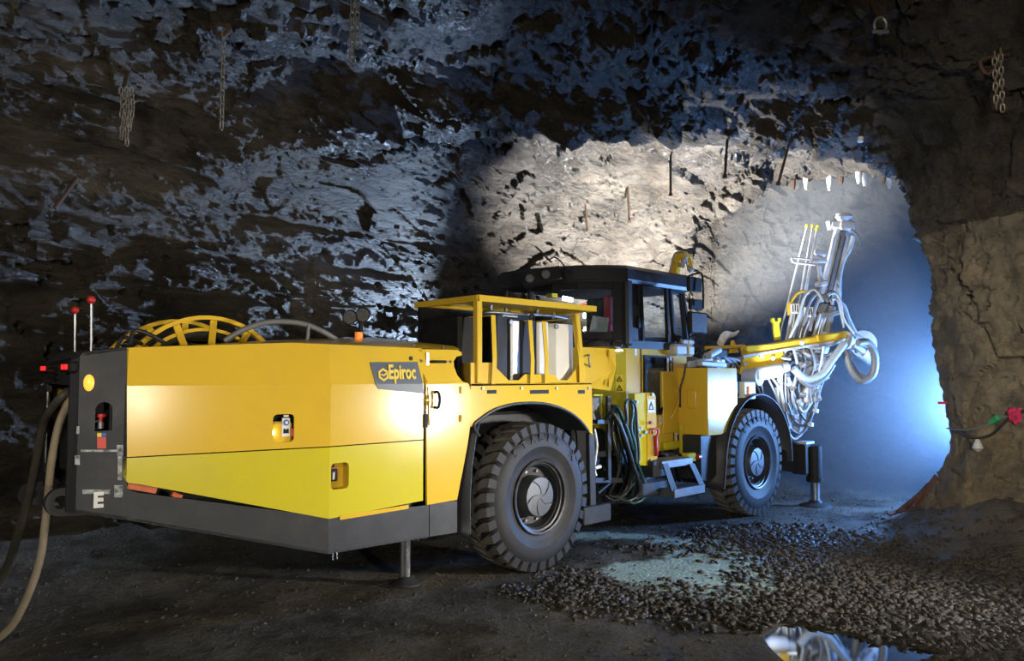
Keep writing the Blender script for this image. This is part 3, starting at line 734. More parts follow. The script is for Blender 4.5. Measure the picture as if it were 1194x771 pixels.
m = MB(); m.panel([FT(498, 447)+Vector((0, -.008, 0)), FT(494, 436.5)+Vector((0, -.008, 0)), FT(528, 437)+Vector((0, -.008, 0)), FT(532, 446)+Vector((0, -.008, 0))], (), .008, (0, .99, -.12)); P_('service_hatch', m, 'yellow')
m = MB()
hx = F0(506, 467); z1 = F0(506, 457.5).z; z0 = F0(506, 475).z
m.tube([hx*1+Vector((0, -.01, z1-hx.z)), Vector((hx.x, -.055, z1)), Vector((hx.x+.012, -.06, (z0+z1)/2)), Vector((hx.x, -.055, z0)), Vector((hx.x, -.01, z0))], .012, 8, 3); P_('handle', m, 'black', DOOR, 60, 'black bow handle')
m = MB(); lx = F0(500, 467); m.box(lx+Vector((-.02, -.03, -.04)), lx+Vector((.005, 0, .04)), .004); m.bar(lx+Vector((.02, -.03, .0)), lx+Vector((-.06, -.025, .005)), .012); P_('latch', m, 'yellow', DOOR)
for py in (455, 488):
    m = MB(); q = F0(535.5, py); m.cyl(q+Vector((0, -.02, -.03)), q+Vector((0, -.02, .03)), .011, 8); P_('hinge', m, 'yellow', DOOR)
m = MB(); a = FT(504, 422); b = FT(519.5, 422); m.tube([a, a+Vector((.01, -.035, 0)), b+Vector((-.01, -.035, 0)), b], .011, 8, 2); P_('hood_handle', m, 'black')
m = MB(); a = FT(500, 411); b = FT(500.5, 426); m.box(a+Vector((-.012, -.014, 0)), b+Vector((.014, .0, 0)), .004); P_('hood_latch', m, 'steel')
for (px, py) in ((493, 421), (527, 422), (478, 397), (485, 403), (519, 405)):
    m = MB(); q = FT(px, py); m.cyl(q, q+Vector((0, -.012, .003)), .012, 6); P_('bolt', m, 'steel')
m = MB(); q = FT(481, 418); m.cyl(q+Vector((0, .005, 0)), q+Vector((0, -.006, 0)), .018, 12); P_('key_hole', m, 'black')
m = MB(); a = F0(494.5, 483); b = F0(496.5, 499); m.box(a+Vector((-.008, -.015, 0)), b+Vector((.008, 0, 0))); P_('side_latch', m, 'black')
# name plate and its lettering
def L0(px, py, o=-.006): p = F0(px, py); q = S(p.x, p.z); return q+Vector((0, o, 0))
def L1(px, py, o=-.006): return F0(px, py)+Vector((0, o, 0))
m = MB(); ym = 447.8
m.panel([L0(432.5, 422.5), L0(488, 422), L0(492.8, ym), L0(437.5, ym)], (), .005, (0, .99, -.12))
m.panel([L1(437.5, ym), L1(492.8, ym), L1(493.5, 459), L1(441, 453.8)], (), .005)
NP = P_('name_plate', m, 'slate')
m = MB(); o = L0(453, 441.5, -.012); e = L0(484.5, 441.5, -.012); upv = (L0(453, 430, -.012)-L0(453, 441.5, -.012))
text_on(m, 'Epiroc', o, e-o, upv, .155, .004, .0045, (e-o).length)
P_('lettering', m, 'logo', NP)
m = MB(); c = L0(447, 437, -.012); rt = (e-o).normalized(); uu = upv.normalized(); rr = .052
hexa = lambda r, k=0.: [c+rt*(r*math.cos(math.radians(90+60*i)))+uu*(r*math.sin(math.radians(90+60*i))) for i in range(6)]
m.panel(hexa(rr), [hexa(.034)], .005, (0, .99, -.12))
m.bar(c-rt*.022+uu*.004, c-uu*.008, .011, .006, up=rt.cross(uu)); m.bar(c-uu*.008, c+rt*.026+uu*.012, .011, .006, up=rt.cross(uu))
P_('emblem', m, 'logo', NP)

# ---------------- charcoal skirt
def K(px, py, o=.006): return ps(px, py, o)
m = MB()
XR2 = -3.53
pr_ = [K(147.5, 571, 0), K(160, 575, 0), K(384, 605.5, 0)]
bend_t = Vector((XB, .004, pw(385, 605, y=0).z+.012)); bend_b = Vector((XB, .004, pw(385, 646, y=0).z))
m.panel([K(147.5, 570), K(158, 574.5), bend_t, bend_b, K(147.5, 606.5)], (), .02)
m.panel([bend_t, pw(492, 590, y=.006), pw(500, 589, y=.006), pw(500, 626.5, y=.006), bend_b], (), .02)
SK = P_('side_skirt', m, 'dark')
m = MB(); m.panel([pw(501, 588, y=.004), pw(533, 584, y=.004), pw(533, 621, y=.004), pw(501, 626, y=.004)], (), .04); P_('skirt_extension', m, 'dark')
m = MB()
bt = [bend_b, pw(500, 626.5, y=.006)]
m.panel([K(147.5, 606.5)+Vector((0, 0, .004)), bend_b+Vector((0, 0, .004)), bend_b+Vector((0, .6, .004)), K(147.5, 606.5)+Vector((0, .6, .004))], (), .012, (0, 0, 1))
m.panel([bend_b+Vector((0, 0, .004)), bt[1]+Vector((0, 0, .004)), bt[1]+Vector((0, .6, .004)), bend_b+Vector((0, .6, .004))], (), .012, (0, 0, 1))
P_('belly_plate', m, 'dark', SK)
m = MB()                                               # orange-red beam showing in the gap
p0 = ps(152, 566, .05); p1 = ps(186, 572, .05); m.bar(p0, p1, .02, .05); p2 = ps(205, 577, .06); m.bar(p2, p2+Vector((.06, 0, -.03)), .02, .03); P_('red_beam', m, 'orange')
m = MB(); m.bar(pw(396, 604, y=.0), pw(476, 591, y=.0), .012, .03); P_('yellow_sill', m, 'yellow')
m = MB(); q = pw(388, 646, y=.2); 
for dx in (0, .035): m.cyl(q+Vector((dx, 0, .08)), q+Vector((dx, 0, -.045)), .007, 8)
P_('drain_rod', m, 'chrome')
# scuffs on the skirt and bumper
# ---------------- rear bumper block
yr = yoff(XR); NB = Vector((-3.85, .25, 0)); FB = Vector((-3.62, 1.92, 0)); SB = S(XR-.015, 0)
zA = 1.0; zT = 1.955
def bz(px, py): return ps(px, py)
tl = ps(148, 405); tr0 = ps(96, 411.5); br0 = ps(88, 600); bl0 = ps(148, 607)
# the side face with arched recess
ux = (tl-Vector((tr0.x, tr0.y, tl.z))).normalized()
hc3a = ps(110.5, 503); hc3b = ps(130.5, 503); htop = ps(120, 469).z; hz0 = hc3a.z; hw3 = (hc3b-hc3a).length; mid = (hc3a+hc3b)/2
arch = [Vector((hc3a.x, hc3a.y, hz0)), Vector((hc3b.x, hc3b.y, hz0))]
for i in range(9):
    g = math.pi*i/8; arch.append(Vector((mid.x, mid.y, htop-hw3/2))+ud*(hw3/2*math.cos(g))+up*(hw3/2*math.sin(g)))
m = MB()
out = [ps(148, 404.5), ps(97, 411), ps(93, 416), ps(88, 598), ps(148, 607)]
m.panel(out, [arch], .03)
# top, rounded rear corner and rear face frame with the opening
T0, T1 = out[0], out[1]; cN = Vector((out[2].x-.03, out[2].y+.07, 0)); zt1 = out[1].z; zb1 = out[3].z
def rp(t, z): q = cN.lerp(FB, t); return Vector((q.x, q.y, z))
m.panel([out[1], Vector((cN.x, cN.y, zt1-.03)), Vector((cN.x, cN.y, zb1)), out[3]], (), .02, (1, 0, 0))
m.panel([out[0], out[1], Vector((cN.x, cN.y, zt1-.03)), rp(1, zt1-.06), Vector((FB.x+.3, 1.98, zt1)), Vector((T0.x, 1.9, T0.z))], (), .02, (0, 0, -1))
rear_hole = [rp(.04, 1.07), rp(.88, 1.07), rp(.88, 1.74), rp(.04, 1.74)]
m.panel([rp(0, zb1), rp(1, zb1), rp(1, zt1-.06), rp(0, zt1-.03)], [rear_hole], .04, (1, 0, 0))
m.panel([rp(1, zb1), Vector((FB.x+.35, 1.98, zb1)), Vector((FB.x+.35, 1.98, zt1)), rp(1, zt1-.06)], (), .03, (0, -1, 0))
m.panel([out[3], out[4], Vector((out[4].x, 1.9, out[4].z)), rp(1, zb1)], (), .02, (0, 0, 1))
BUMP = P_('rear_bumper', m, 'dark')
m = MB(); m.box((-3.5, .4, 1.02), (-3.3, 1.8, 1.85)); m.box((-3.62, .95, 1.1), (-3.45, 1.45, 1.6), .03); m.bar((-3.66, 1.62, 1.1), (-3.66, 1.62, 1.7), .03); m.box((-3.7, .62, 1.05), (-3.5, .9, 1.3), .03)
P_('rear_compartment', m, 'chassis', BUMP)
m = MB(); p = rp(.8, 1.2)+Vector((.02, 0, 0)); m.cyl(rp(.78, 1.15), rp(.78, 1.68), .016, 10); P_('chrome_rod', m, 'chrome', BUMP)
m = MB(); m.obox(mid+Vector((0, .17, .12)), R_(ud), (hw3/2+.03, .006, .22)); 
for s_ in (-1, 1): m.obox(mid+ud*s_*(hw3/2+.012)+Vector((0, .1, .12)), R_(ud), (.006, .07, .22))
m.obox(mid+Vector((0, .1, -.012)), R_(ud), (hw3/2+.03, .07, .006)); P_('valve_recess', m, 'black', BUMP)
m = MB(); q = ps(121, 487)+Vector((0, .06, 0)); m.cyl(q, q+Vector((0, 0, .02)), .028, 14); m.cyl(q+Vector((0, 0, -.03)), q, .012, 10); P_('valve_knob', m, 'red', BUMP, 40, 'red valve knob')
m = MB(); m.cyl(q+Vector((0, 0, -.07)), q+Vector((0, 0, -.03)), .02, 10); m.cyl(q+Vector((-.05, 0, -.03)), q+Vector((.0, 0, -.02)), .007, 8); P_('valve_body', m, 'steel', BUMP, 40)
def flat(px0, py0, px1, py1, mname, nm, parent, o=-.004, th=.003, fn=ps):
    a = fn(px0, py0); b = fn(px1, py0); c = fn(px1, py1); d = fn(px0, py1); k = MB()
    k.panel([p+Vector((0, o, 0)) for p in (a, b, c, d)], (), th); return P_(nm, k, mname, parent)
flat(113, 505, 118, 509.5, 'stickeryel', 'yellow_label', BUMP); flat(118, 505, 123.5, 509.5, 'stickerblue', 'blue_label', BUMP); flat(113, 510, 123.5, 523, 'stickerred', 'red_label', BUMP)
for a in ((94, 524.5, 143, 527), (136, 519, 143.5, 531), (137, 530, 142, 560), (96, 571, 128, 576), (133, 566, 143, 580)): flat(*a, 'tape', 'scuffed_tape', BUMP)
for a in ((88.5, 497, 92, 506), (86.5, 531, 92.5, 542)): flat(*a, 'tape', 'reflector_tape', BUMP, -.012)
m = MB(); o = ps(108.5, 591.5)+Vector((0, -.006, 0)); e = ps(120.5, 591.5); text_on(m, 'E', o, ud, up, .125, .003, .006, (e-o).length); P_('bumper_letter', m, 'letter', BUMP)
# amber oval side lamp
m = MB(); q = ps(103.5, 446.5); R0 = R_(ud)
vs = []; n1, n2 = 6, 16
for i in range(n1+1):
    t = i/n1*math.pi/2
    for j in range(n2):
        g = 2*math.pi*j/n2; vs.append(q+R0 @ Vector((.030*math.cos(t)*math.cos(g), 0, .052*math.cos(t)*math.sin(g)))+Vector((0, -.028*math.sin(t)-.002, 0)))
m.add(vs, [(i*n2+j, i*n2+(j+1) % n2, (i+1)*n2+(j+1) % n2, (i+1)*n2+j) for i in range(n1) for j in range(n2)]); P_('side_marker_lamp', m, 'glow_or', BUMP, 60, 'lit amber oval marker lamp')
# red rear lamps, tow eyes, stalks
for t in (.03, .84):
    m = MB(); q = rp(t, zt1-.09)+Vector((.0, 0, 0)); m.box(q+Vector((-.03, -.10, -.035)), q+Vector((.03, .10, .035)), .012); L_ = P_('rear_lamp_housing', m, 'black', BUMP)
    m = MB(); m.box(q+Vector((-.045, -.07, -.016)), q+Vector((-.03, .02, .016)), .008); P_('rear_lamp', m, 'glow_red', BUMP, None, 'lit red tail lamp')
m = MB(); q = rp(.45, zt1-.12); 
for i in range(3): m.box(q+Vector((-.03, -.12, -.05+i*.035)), q+Vector((0, .12, -.03+i*.035)), .004)
P_('cooling_louvre', m, 'black', BUMP)
for (px, py, yy) in ((71, 586, .40), (36, 576, 1.75)):
    m = MB(); c = pw(px, py, y=yy); ring = []; hl = []
    for i in range(17):
        g = math.radians(90+180*i/16); ring.append(c+Vector((.085*math.cos(g), 0, .085*math.sin(g))))
    poly = ring+[c+Vector((.22, 0, -.085)), c+Vector((.22, 0, .085))]
    hl = [c+Vector((.042*math.cos(2*math.pi*i/14), 0, .042*math.sin(2*math.pi*i/14))) for i in range(14)]
    m.panel(poly, [hl], .05, (0, 1, 0)); P_('tow_eye', m, 'dark', BUMP)
for (px, p0, p1, yy) in ((87.5, 362, 415, .95), (106.5, 350, 410, .5)):
    m = MB(); a = pw(px, p1, y=yy); b = pw(px, p0, y=yy); m.cyl(a-Vector((0, 0, .03)), b, .0085, 8); ST = P_('marker_stalk', m, 'steel')
    m = MB().lathe([(.0, .028), (.016, .022), (.026, .006), (.026, -.006), (.014, -.022), (0, -.028)], b, 14, 'z'); P_('stalk_ball', m, 'red', ST, 60, 'red ball tip')

# ---------------- cable reel on the engine deck
m = MB(); rc0 = Vector((-2.62, 1.15, 1.72))
c_near = pw(238, 400, y=.62); 
def ring(c, r, wd, th, nseg=48): return MB().lathe([(r, -wd/2), (r, wd/2), (r-th, wd/2), (r-th, -wd/2), (r, -wd/2)], c, nseg)
top = pw(240, 368, y=.75); edge = pw(160, 402, y=.75)
# circle through the visible crown: centre below the hood
hx_ = (pw(316, 397, y=.75).x-edge.x)/2; sag = top.z-edge.z; rr_ = (hx_*hx_+sag*sag)/(2*sag)
RC = Vector(((pw(316, 397, y=.75).x+edge.x)/2, 0, top.z-rr_))
REEL = P_('cable_reel', ring((RC.x, .75, RC.z), rr_, .05, .03), 'yellow', RIG, 40)
P_('reel_flange', ring((RC.x, 1.3, RC.z), rr_, .05, .03), 'yellow', REEL, 40)
P_('reel_inner_ring', ring((RC.x, .80, RC.z), rr_-.09, .04, .025), 'yellow', REEL, 40)
for yy in (.76, 1.3):
    for k in range(14):
        g = 2*math.pi*(k+.35)/14; m = MB(); d = Vector((math.cos(g), 0, math.sin(g))); c = Vector((RC.x, yy, RC.z))
        if c.z+rr_*d.z < 1.6: continue
        m.bar(c+d*(rr_*.5), c+d*(rr_-.01), .05, .012, up=(0, 1, 0)); P_('reel_spoke', m, 'yellow', REEL)
m = MB()
for k in range(7):
    yy = .83+k*.068; r = rr_-.13-.02*(k % 2); pts = [Vector((RC.x+r*math.cos(2*math.pi*i/40), yy, RC.z+r*math.sin(2*math.pi*i/40))) for i in range(40)]
    m.tube(pts, .036, 8, closed=True)
P_('wound_cable', m, 'rubber', REEL, 60)
# grey guide hoop over the deck, cable loops at the tail
m = MB(); m.tube([pd(262, 398, 5.75), pd(285, 384, 5.8), (pd(315, 375.5, 5.9)), pd(350, 377, 6.0), pd(375, 386, 6.1), pd(392, 396, 6.2)], .022, 10, 6); m.cyl(pd(360, 379, 6.02), pd(358, 400, 6.02), .014, 8); P_('cable_guide_hoop', m, 'hosegrey', RIG, 60)
for i, (a, b, c) in enumerate((((152, 402), (157, 386), (196, 403)), ((135, 408), (143, 394), (165, 401)))):
    m = MB(); m.tube([pd(*a, 5.1+.1*i), pd(*b, 5.15+.1*i), pd((b[0]+c[0])/2, (b[1]*.7+c[1]*.3), 5.2+.1*i), pd(*c, 5.3+.1*i)], .014, 8, 6); P_('deck_hose', m, 'rubber', RIG, 60)
# deck work lamps and beacon
m = MB(); 
a = pd(400, 358, 6.9); b = pd(438, 357, 6.9); m.bar(a, b, .04, .02); m.cyl(pd(420, 358, 6.9), pd(421, 398, 6.9), .02, 8); WL = P_('work_lamp_bracket', m, 'black')
for px, py in ((410, 370), (425, 367)):
    q = pd(px, py, 6.88); dirv = Vector((-.75, -.6, -.1)).normalized(); m = MB(); m.tube([q-dirv*.07, q, q+dirv*.05], [.045, .065, .068], 18); P_('work_lamp', m, 'black', WL, 40)
    m = MB(); m.cyl(q+dirv*.045, q+dirv*.056, .058, 18); P_('lamp_lens', m, 'lens', WL)
m = MB(); q = pd(418.5, 393, 6.5); m.cyl(q+Vector((0, 0, -.06)), q+Vector((0, 0, .04)), .034, 14); P_('amber_beacon', m, 'amber', RIG, 40, 'small amber beacon')

# ---------------- tank rack with canopy over the rear wheel
YC = .05
def C(px, py, y=YC): return pw(px, py, y=y)
m = MB(); zr = C(557, 347).z
rA = C(557, 344); rB = C(688, 361); rC = Vector((rB.x, .95, rB.z)); rD = pw(508, 353, z=rA.z); zc = rA.z
A_ = Vector((rA.x-.02, .02, zc)); B_ = Vector((.83, .02, zc)); C__ = Vector((.83, .98, zc)); D_ = Vector((-.72, .98, zc))
m.panel([A_, B_, C__, D_], (), .012, (0, 0, -1))
for a, b in ((A_, B_), (B_, C__), (C__, D_), (D_, A_)): m.bar(a+Vector((0, 0, -.03)), b+Vector((0, 0, -.03)), .03, .055)
RACK = P_('tank_canopy', m, 'yellow')
for p, q in ((C(557, 350), C(557, 447)), (pw(523, 360, y=.9), pw(523, 405, y=.9)), (C(671, 366), C(679, 447)), (Vector((.75, .9, zc-.03)), Vector((.75, .9, 1.6)))):
    m = MB(); m.bar(p, q, .06, .06, ch=.006); P_('canopy_post', m, 'yellow', RACK)
m = MB(); m.panel([C(x, y, .045) for x, y in ((549, 423), (573, 423), (593, 443.5), (605, 443.5), (612, 436.5), (645, 436.5), (652, 443.5), (662, 443.5), (674, 427), (681, 427), (681, 447.5), (549, 447.5))], (), .012); P_('rack_front_plate', m, 'yellow', RACK)
m = MB(); m.panel([C(533, 425, .4), C(549, 423, .06), C(549, 449, .06), C(533, 447, .4)], (), .012, (1, 0, 0)); P_('rack_side_plate', m, 'yellow', RACK)
def tank(px0, px1, top, mname, nm, y0, y1, ch, bot=446):
    a = C(px0, top, y0); b = C(px1, bot, y0); m = MB()
    m.prism([(a.x, y1), (a.x, y0+ch), (a.x+ch, y0), (b.x-ch, y0), (b.x, y0+ch), (b.x, y1)], 'z', b.z, a.z); return P_(nm, m, mname, RACK)
tank(536, 577, 369, 'black', 'fluid_tank', .30, .85, .03)
tank(577, 594, 368, 'navy', 'fluid_tank', .12, .8, .03)
tank(596.5, 607, 374, 'silver', 'fluid_tank', .13, .75, .015)
tank(607, 627.5, 373, 'navy', 'fluid_tank', .12, .8, .03)
tank(627.5, 641, 375, 'cream', 'fluid_tank', .12, .8, .02)
tank(641, 675, 377, 'cream', 'fluid_tank', .11, .82, .09)
m = MB(); m.box((-.75, .86, 1.62), (.8, .9, 2.45)); P_('rack_back_plate', m, 'black', RACK)  # carried up to shield the canopy underside from the lamp behind the rig
for (a, b) in (((575, 368), (575, 458)), ((618, 374), (620, 458)), ((634, 375), (637, 458)), ((671, 372), (678, 458))):
    m = MB(); p = C(*a, .06); q = C(*b, .02); mid_ = p.lerp(q, .55)+Vector((0, -.02, 0)); w2 = .05
    pts = [p+Vector((0, .5, .0)), p, mid_, q, q+Vector((0, .05, 0))]
    for i in range(4): m.bar(pts[i], pts[i+1], w2, .008, up=(0, 1, 0.01) if i in (1, 2) else (0, 0, 1))
    P_('tank_strap', m, 'yellow', RACK)
m = MB(); m.tube([C(563, 366, .3), C(572, 364, .25), C(600, 366, .25), C(640, 368, .3), C(662, 372, .35)], .014, 8, 4)
for px, py in ((572, 363), (590, 367), (626, 368), (645, 372)): q = C(px, py, .3); m.cyl(q, q+Vector((0, 0, .06)), .02, 8)
m.box(C(586, 367, .22), C(597, 371, .3)); P_('tank_pipework', m, 'steel', RACK, 50)
m = MB(); q = C(620.5, 370.5, .2); m.tube([q+Vector((.03*math.cos(i*math.pi/6), 0, .035*math.sin(i*math.pi/6))) for i in range(12)], .009, 6, closed=True); P_('lifting_ring', m, 'black', RACK)
for px, py in ((594.5, 376), (648, 381)):
    m = MB(); q = C(px, py, .115); m.cyl(q, q+Vector((0, -.02, 0)), .025, 14); P_('tank_cap', m, 'steel', RACK)
# fender
m = MB(); fz = [C(x, y, 0.0) for x, y in ((549, 448.5), (690, 446), (691, 507))]
arc = [C(x, y, 0.0) for x, y in ((686, 503), (675, 489), (657, 477), (632, 470), (602, 470.5), (577, 477), (561, 487), (552, 496))]
m.panel([fz[0], fz[1], fz[2]]+arc+[C(549, 498, 0.0)], (), .02); FEN = P_('rear_fender', m, 'yellow')
m = MB()
for i in range(len(arc)-1):
    a, b = arc[i], arc[i+1]; m.add([a, b, b+Vector((0, .5, 0)), a+Vector((0, .5, 0))], [(0, 1, 2, 3)])
P_('wheel_arch_liner', m, 'chassis', FEN)
m = MB(); m.tube([p+Vector((0, -.006, -.004)) for p in [C(558, 508, 0)]+arc[::-1]], .014, 6, 3); P_('arch_edge', m, 'dark', FEN)
m = MB(); m.box((fz[0].x, 0, fz[0].z-.012), (fz[1].x, 1., fz[0].z)); P_('fender_top', m, 'yellow', FEN)
for px in (562.5, 607.5, 648.5, 686):
    m = MB(); q = C(px, 453, 0); m.cyl(q, q+Vector((0, -.012, 0)), .014, 8); P_('fender_bolt', m, 'steel', FEN)
for px0, px1 in ((568, 579), (618, 640), (674, 682)):
    m = MB(); a = C(px0, 455, -.002); b = C(px1, 459, -.002); m.box(a, b+Vector((0, .01, 0))); P_('strap_slot', m, 'black', FEN)
# mud flap
m = MB(); z_ = [1.42, 1.25, 1.05, .8, .6, .48, .455]; xx = [-.775, -.825, -.865, -.885, -.885, -.88, -.90]
vs = []; 
for z, x in zip(z_, xx): vs += [(x, -.01, z), (x-.015, .46, z)]
m.add(vs, [(2*i, 2*i+1, 2*i+3, 2*i+2) for i in range(len(z_)-1)]); FL = P_('mud_flap', m, 'dark', RIG, 50)
mod = FL.modifiers.new('thick', 'SOLIDIFY'); mod.thickness = .012
# rear jack
def jack(p, rh, rr2, zt2, foot, nm='support_jack'):
    J = P_(nm, MB().cyl((p.x, p.y, rh), (p.x, p.y, zt2), rr2*1.5, 18), 'dark', RIG, 40)
    P_('jack_rod', MB().cyl((p.x, p.y, .05), (p.x, p.y, rh+.05), rr2, 18), 'chrome', J, 40)
    P_('jack_foot', MB().lathe([(0, .0), (foot, .0), (foot, .015), (foot*.55, .05), (rr2*1.2, .07), (0, .07)], (p.x, p.y, 0), 20, 'z'), 'dark', J, 30)
    return J
jp = pw(474, 681, z=0); jack(jp, .43, .036, .8, .13)
m = MB(); m.cyl((jp.x-.055, jp.y, .07), (jp.x-.055, jp.y, .6), .02, 8); P_('jack_guide', m, 'dark')

# ---------------- frame post, boxes and hoses at the articulation
def Y(px, py, y): return pw(px, py, y=y)
m = MB(); a = Y(688, 505, .06); b = Y(690, 600, .06); m.bar(a, b, .05, .09, up=(1, 0, 0), ch=.006)
m.box(Y(681, 592, .0), Y(713, 607, .0)+Vector((0, .28, 0)), .01); m.bar(Y(696, 575, .1), Y(714, 560, .3), .04, .02); m.bar(Y(709, 462, .2), Y(710, 560, .2), .03, .05, up=(1, 0, 0)); m.bar(Y(695, 492, .12), Y(711, 492, .2), .04, .04)
m.bar(Y(692, 560, .2), Y(730, 560, .35), .05, .05); m.bar(Y(690, 530, .4), Y(735, 525, .5), .12, .06)
P_('hose_bracket', m, 'chassis')
m = MB(); m.box((.85, .35, .55), (1.1, 1.8, 1.6), .02); m.box((1.15, .62, .5), (1.55, 1.5, 1.05), .02); P_('joint_housing', m, 'black')
m = MB(); m.panel([Y(678, 405, .2), Y(707, 404, .2), Y(718, 407, .12), Y(718, 430, .12), Y(712, 455.5, .2), Y(678, 452, .2)], (), .35, (0, 1, 0)); VB = P_('valve_box', m, 'yellow')
m = MB(); m.panel([Y(707.5, 408, .15)+Vector((0, -.025, 0)), Y(716.5, 409, .12)+Vector((0, -.015, 0)), Y(716.5, 430, .12)+Vector((0, -.015, 0)), Y(711, 452, .17)+Vector((0, -.015, 0)), Y(708, 452, .18)+Vector((0, -.02, 0))], (), .01, (0, 1, 0)); P_('box_lid', m, 'yellow', VB)
m = MB(); m.tube([Y(688, 414, .18), Y(686.5, 417, .14), Y(687, 424, .14), Y(688, 428, .18)], .008, 6, 2); P_('box_latch', m, 'steel', VB)
for py in (413, 446): m = MB(); q = Y(707.5, py, .15); m.cyl(q+Vector((0, -.03, -.03)), q+Vector((0, -.03, .03)), .013, 8); P_('box_hinge', m, 'yellow', VB)
m = MB(); m.box(Y(689, 463, .3), Y(702, 495, .3)+Vector((0, .1, 0)), .01); VK = P_('valve_block', m, 'steel')
m = MB(); m.bar(Y(700, 460, .27), Y(701, 482, .27), .025, .03); m.bar(Y(691, 461, .27), Y(702, 461, .27), .02, .02); P_('valve_frame', m, 'lemon', VK)
m = MB(); m.tube([Y(693, 500, .15), Y(696, 520, .14), Y(693, 545, .14), Y(695, 555, .13)], .013, 8, 5); m.cyl(Y(693, 546, .12), Y(700, 544, .12), .02, 8); P_('pale_fitting_hose', m, 'cream', VK, 60)
# bundle of hoses
hb = random.Random(21)
for i in range(15):
    x0 = 710+hb.uniform(0, 10); y0 = 478+hb.uniform(0, 10); x3 = 712+hb.uniform(5, 32); yb = .12+.02*i
    if i < 8:
        pts = [Y(x0-6, y0+6, yb+.1), Y(x0+2, y0-4, yb), Y(x0+14+hb.uniform(-3, 3), 505+hb.uniform(-5, 5), yb-.03), Y(x0+20+hb.uniform(-2, 8), 540, yb), Y(x3+12, 566+hb.uniform(-8, 10), yb+.05), Y(x3-3, 585+hb.uniform(-8, 6), yb+.12), Y(x3-16, 578, yb+.2)]
    else:
        pts = [Y(x0+2, 480, yb), Y(x0+4+hb.uniform(-4, 8), 510, yb), Y(x0+8+hb.uniform(-6, 10), 545, yb), Y(x0+hb.uniform(-5, 22), 575+hb.uniform(-4, 8), yb+.1), Y(x0-8, 586, yb+.2)]
    m = MB(); m.tube(pts, hb.choice((.014, .018, .022)), 8, 6); P_('hydraulic_hose', m, hb.choice(('rubber', 'rubber', 'rubber', 'teal')), RIG, 60)
# ---------------- base of the cab: lemon panel and yellow door side
def CB(px, py): return pw(px, py, y=.42)
# rear chamfer plane of the cab, from side corner to the back
KC = Vector((1.86, .42, 0)); KB = Vector((1.28, 1.10, 0)); kn = Vector((KB.y-KC.y, -(KB.x-KC.x), 0)).normalized()
def CH(px, py, off=0.):
    d = ray(px, py); n = kn; t = (KC-CAM).dot(n)/d.dot(n); return CAM+d*t-n*off*(1 if n.dot(d) > 0 else -1)
zB = 2.155; z0c = .92
m = MB(); m.panel([(1.86, .42, z0c), (1.86, .42, zB), (1.30, 1.07, zB), (1.30, 1.07, z0c)], (), .03, -kn if kn.dot(FW) < 0 else kn); m.box((1.36, 1.1, z0c), (1.40, 1.9, zB)); CBASE = P_('cab_base_rear', m, 'lemon')
dh = [CB(750.5, 415), CB(779.5, 416.5), CB(779.5, 447), CB(770, 483), CB(750.5, 483)]
m = MB(); m.panel([(1.86, .42, z0c-.02), (1.86, .42, zB), (3.10, .42, zB), (3.10, .42, z0c-.02)], [dh], .03, (0, 1, 0)); CS_ = P_('cab_base_side', m, 'yellow')
m = MB(); m.panel([p+Vector((0, .015, 0)) for p in dh], (), .006, (0, 1, 0)); P_('lower_door_pane', m, 'glassdark', CS_)
m = MB()
for i in range(len(dh)): m.bar(dh[i]+Vector((0, -.004, 0)), dh[(i+1) % len(dh)]+Vector((0, -.004, 0)), .02, .025, up=(0, 1, 0))
P_('pane_seal', m, 'black', CS_)
m = MB(); m.panel([CB(777, 417)+Vector((0, -.012, 0)), CB(782, 417.5)+Vector((0, -.012, 0)), CB(782, 454)+Vector((0, -.012, 0)), CB(777.5, 464)+Vector((0, -.012, 0))], (), .006, (0, 1, 0)); LS = P_('model_strip', m, 'cream', CS_)
m = MB(); o = CB(781.3, 433)+Vector((0, -.016, 0)); e = CB(781.2, 420)+Vector((0, -.016, 0)); text_on(m, 'BOLTEC', o, e-o, (-1, 0, 0), .055, .002, .002, (e-o).length); P_('lettering', m, 'black', LS)
m = MB(); o = CB(767, 495)+Vector((0, -.014, 0)); text_on(m, '0', o, (1, 0, 0), up, .13, .002, .004); P_('door_number', m, 'letter', CS_)
m = MB(); m.box(CB(777, 475), CB(783.5, 484)+Vector((0, -.01, 0))); P_('door_catch', m, 'black', CS_)
for a in ((784, 417, 785, 520), (747, 405, 748, 520)):
    m = MB(); p = CB(a[0], a[1]); q = CB(a[2], a[3]); m.bar(p+Vector((0, -.003, 0)), Vector((p.x, p.y-.003, q.z)), .012, .008, up=(0, 1, 0)); P_('door_gap', m, 'black', CS_)
m = MB(); m.tube([CB(785, 455)+Vector((0, -.01, 0)), CB(787, 458)+Vector((0, -.05, 0)), CB(787, 470)+Vector((0, -.05, 0)), CB(783, 480)+Vector((0, -.05, 0)), CB(781, 488)+Vector((0, -.01, 0))], .010, 6, 3); P_('door_handle', m, 'yellow', CS_)
m = MB(); q = CB(790, 510); m.box(q+Vector((-.04, -.008, -.06)), q+Vector((.0, 0, .06))); P_('small_sticker', m, 'letter', CS_)
m = MB(); q = CB(739.5, 410.5); m.box(q+Vector((0, -.006, -.04)), q+Vector((.045, 0, .04))); P_('pale_badge', m, 'letter', CS_)
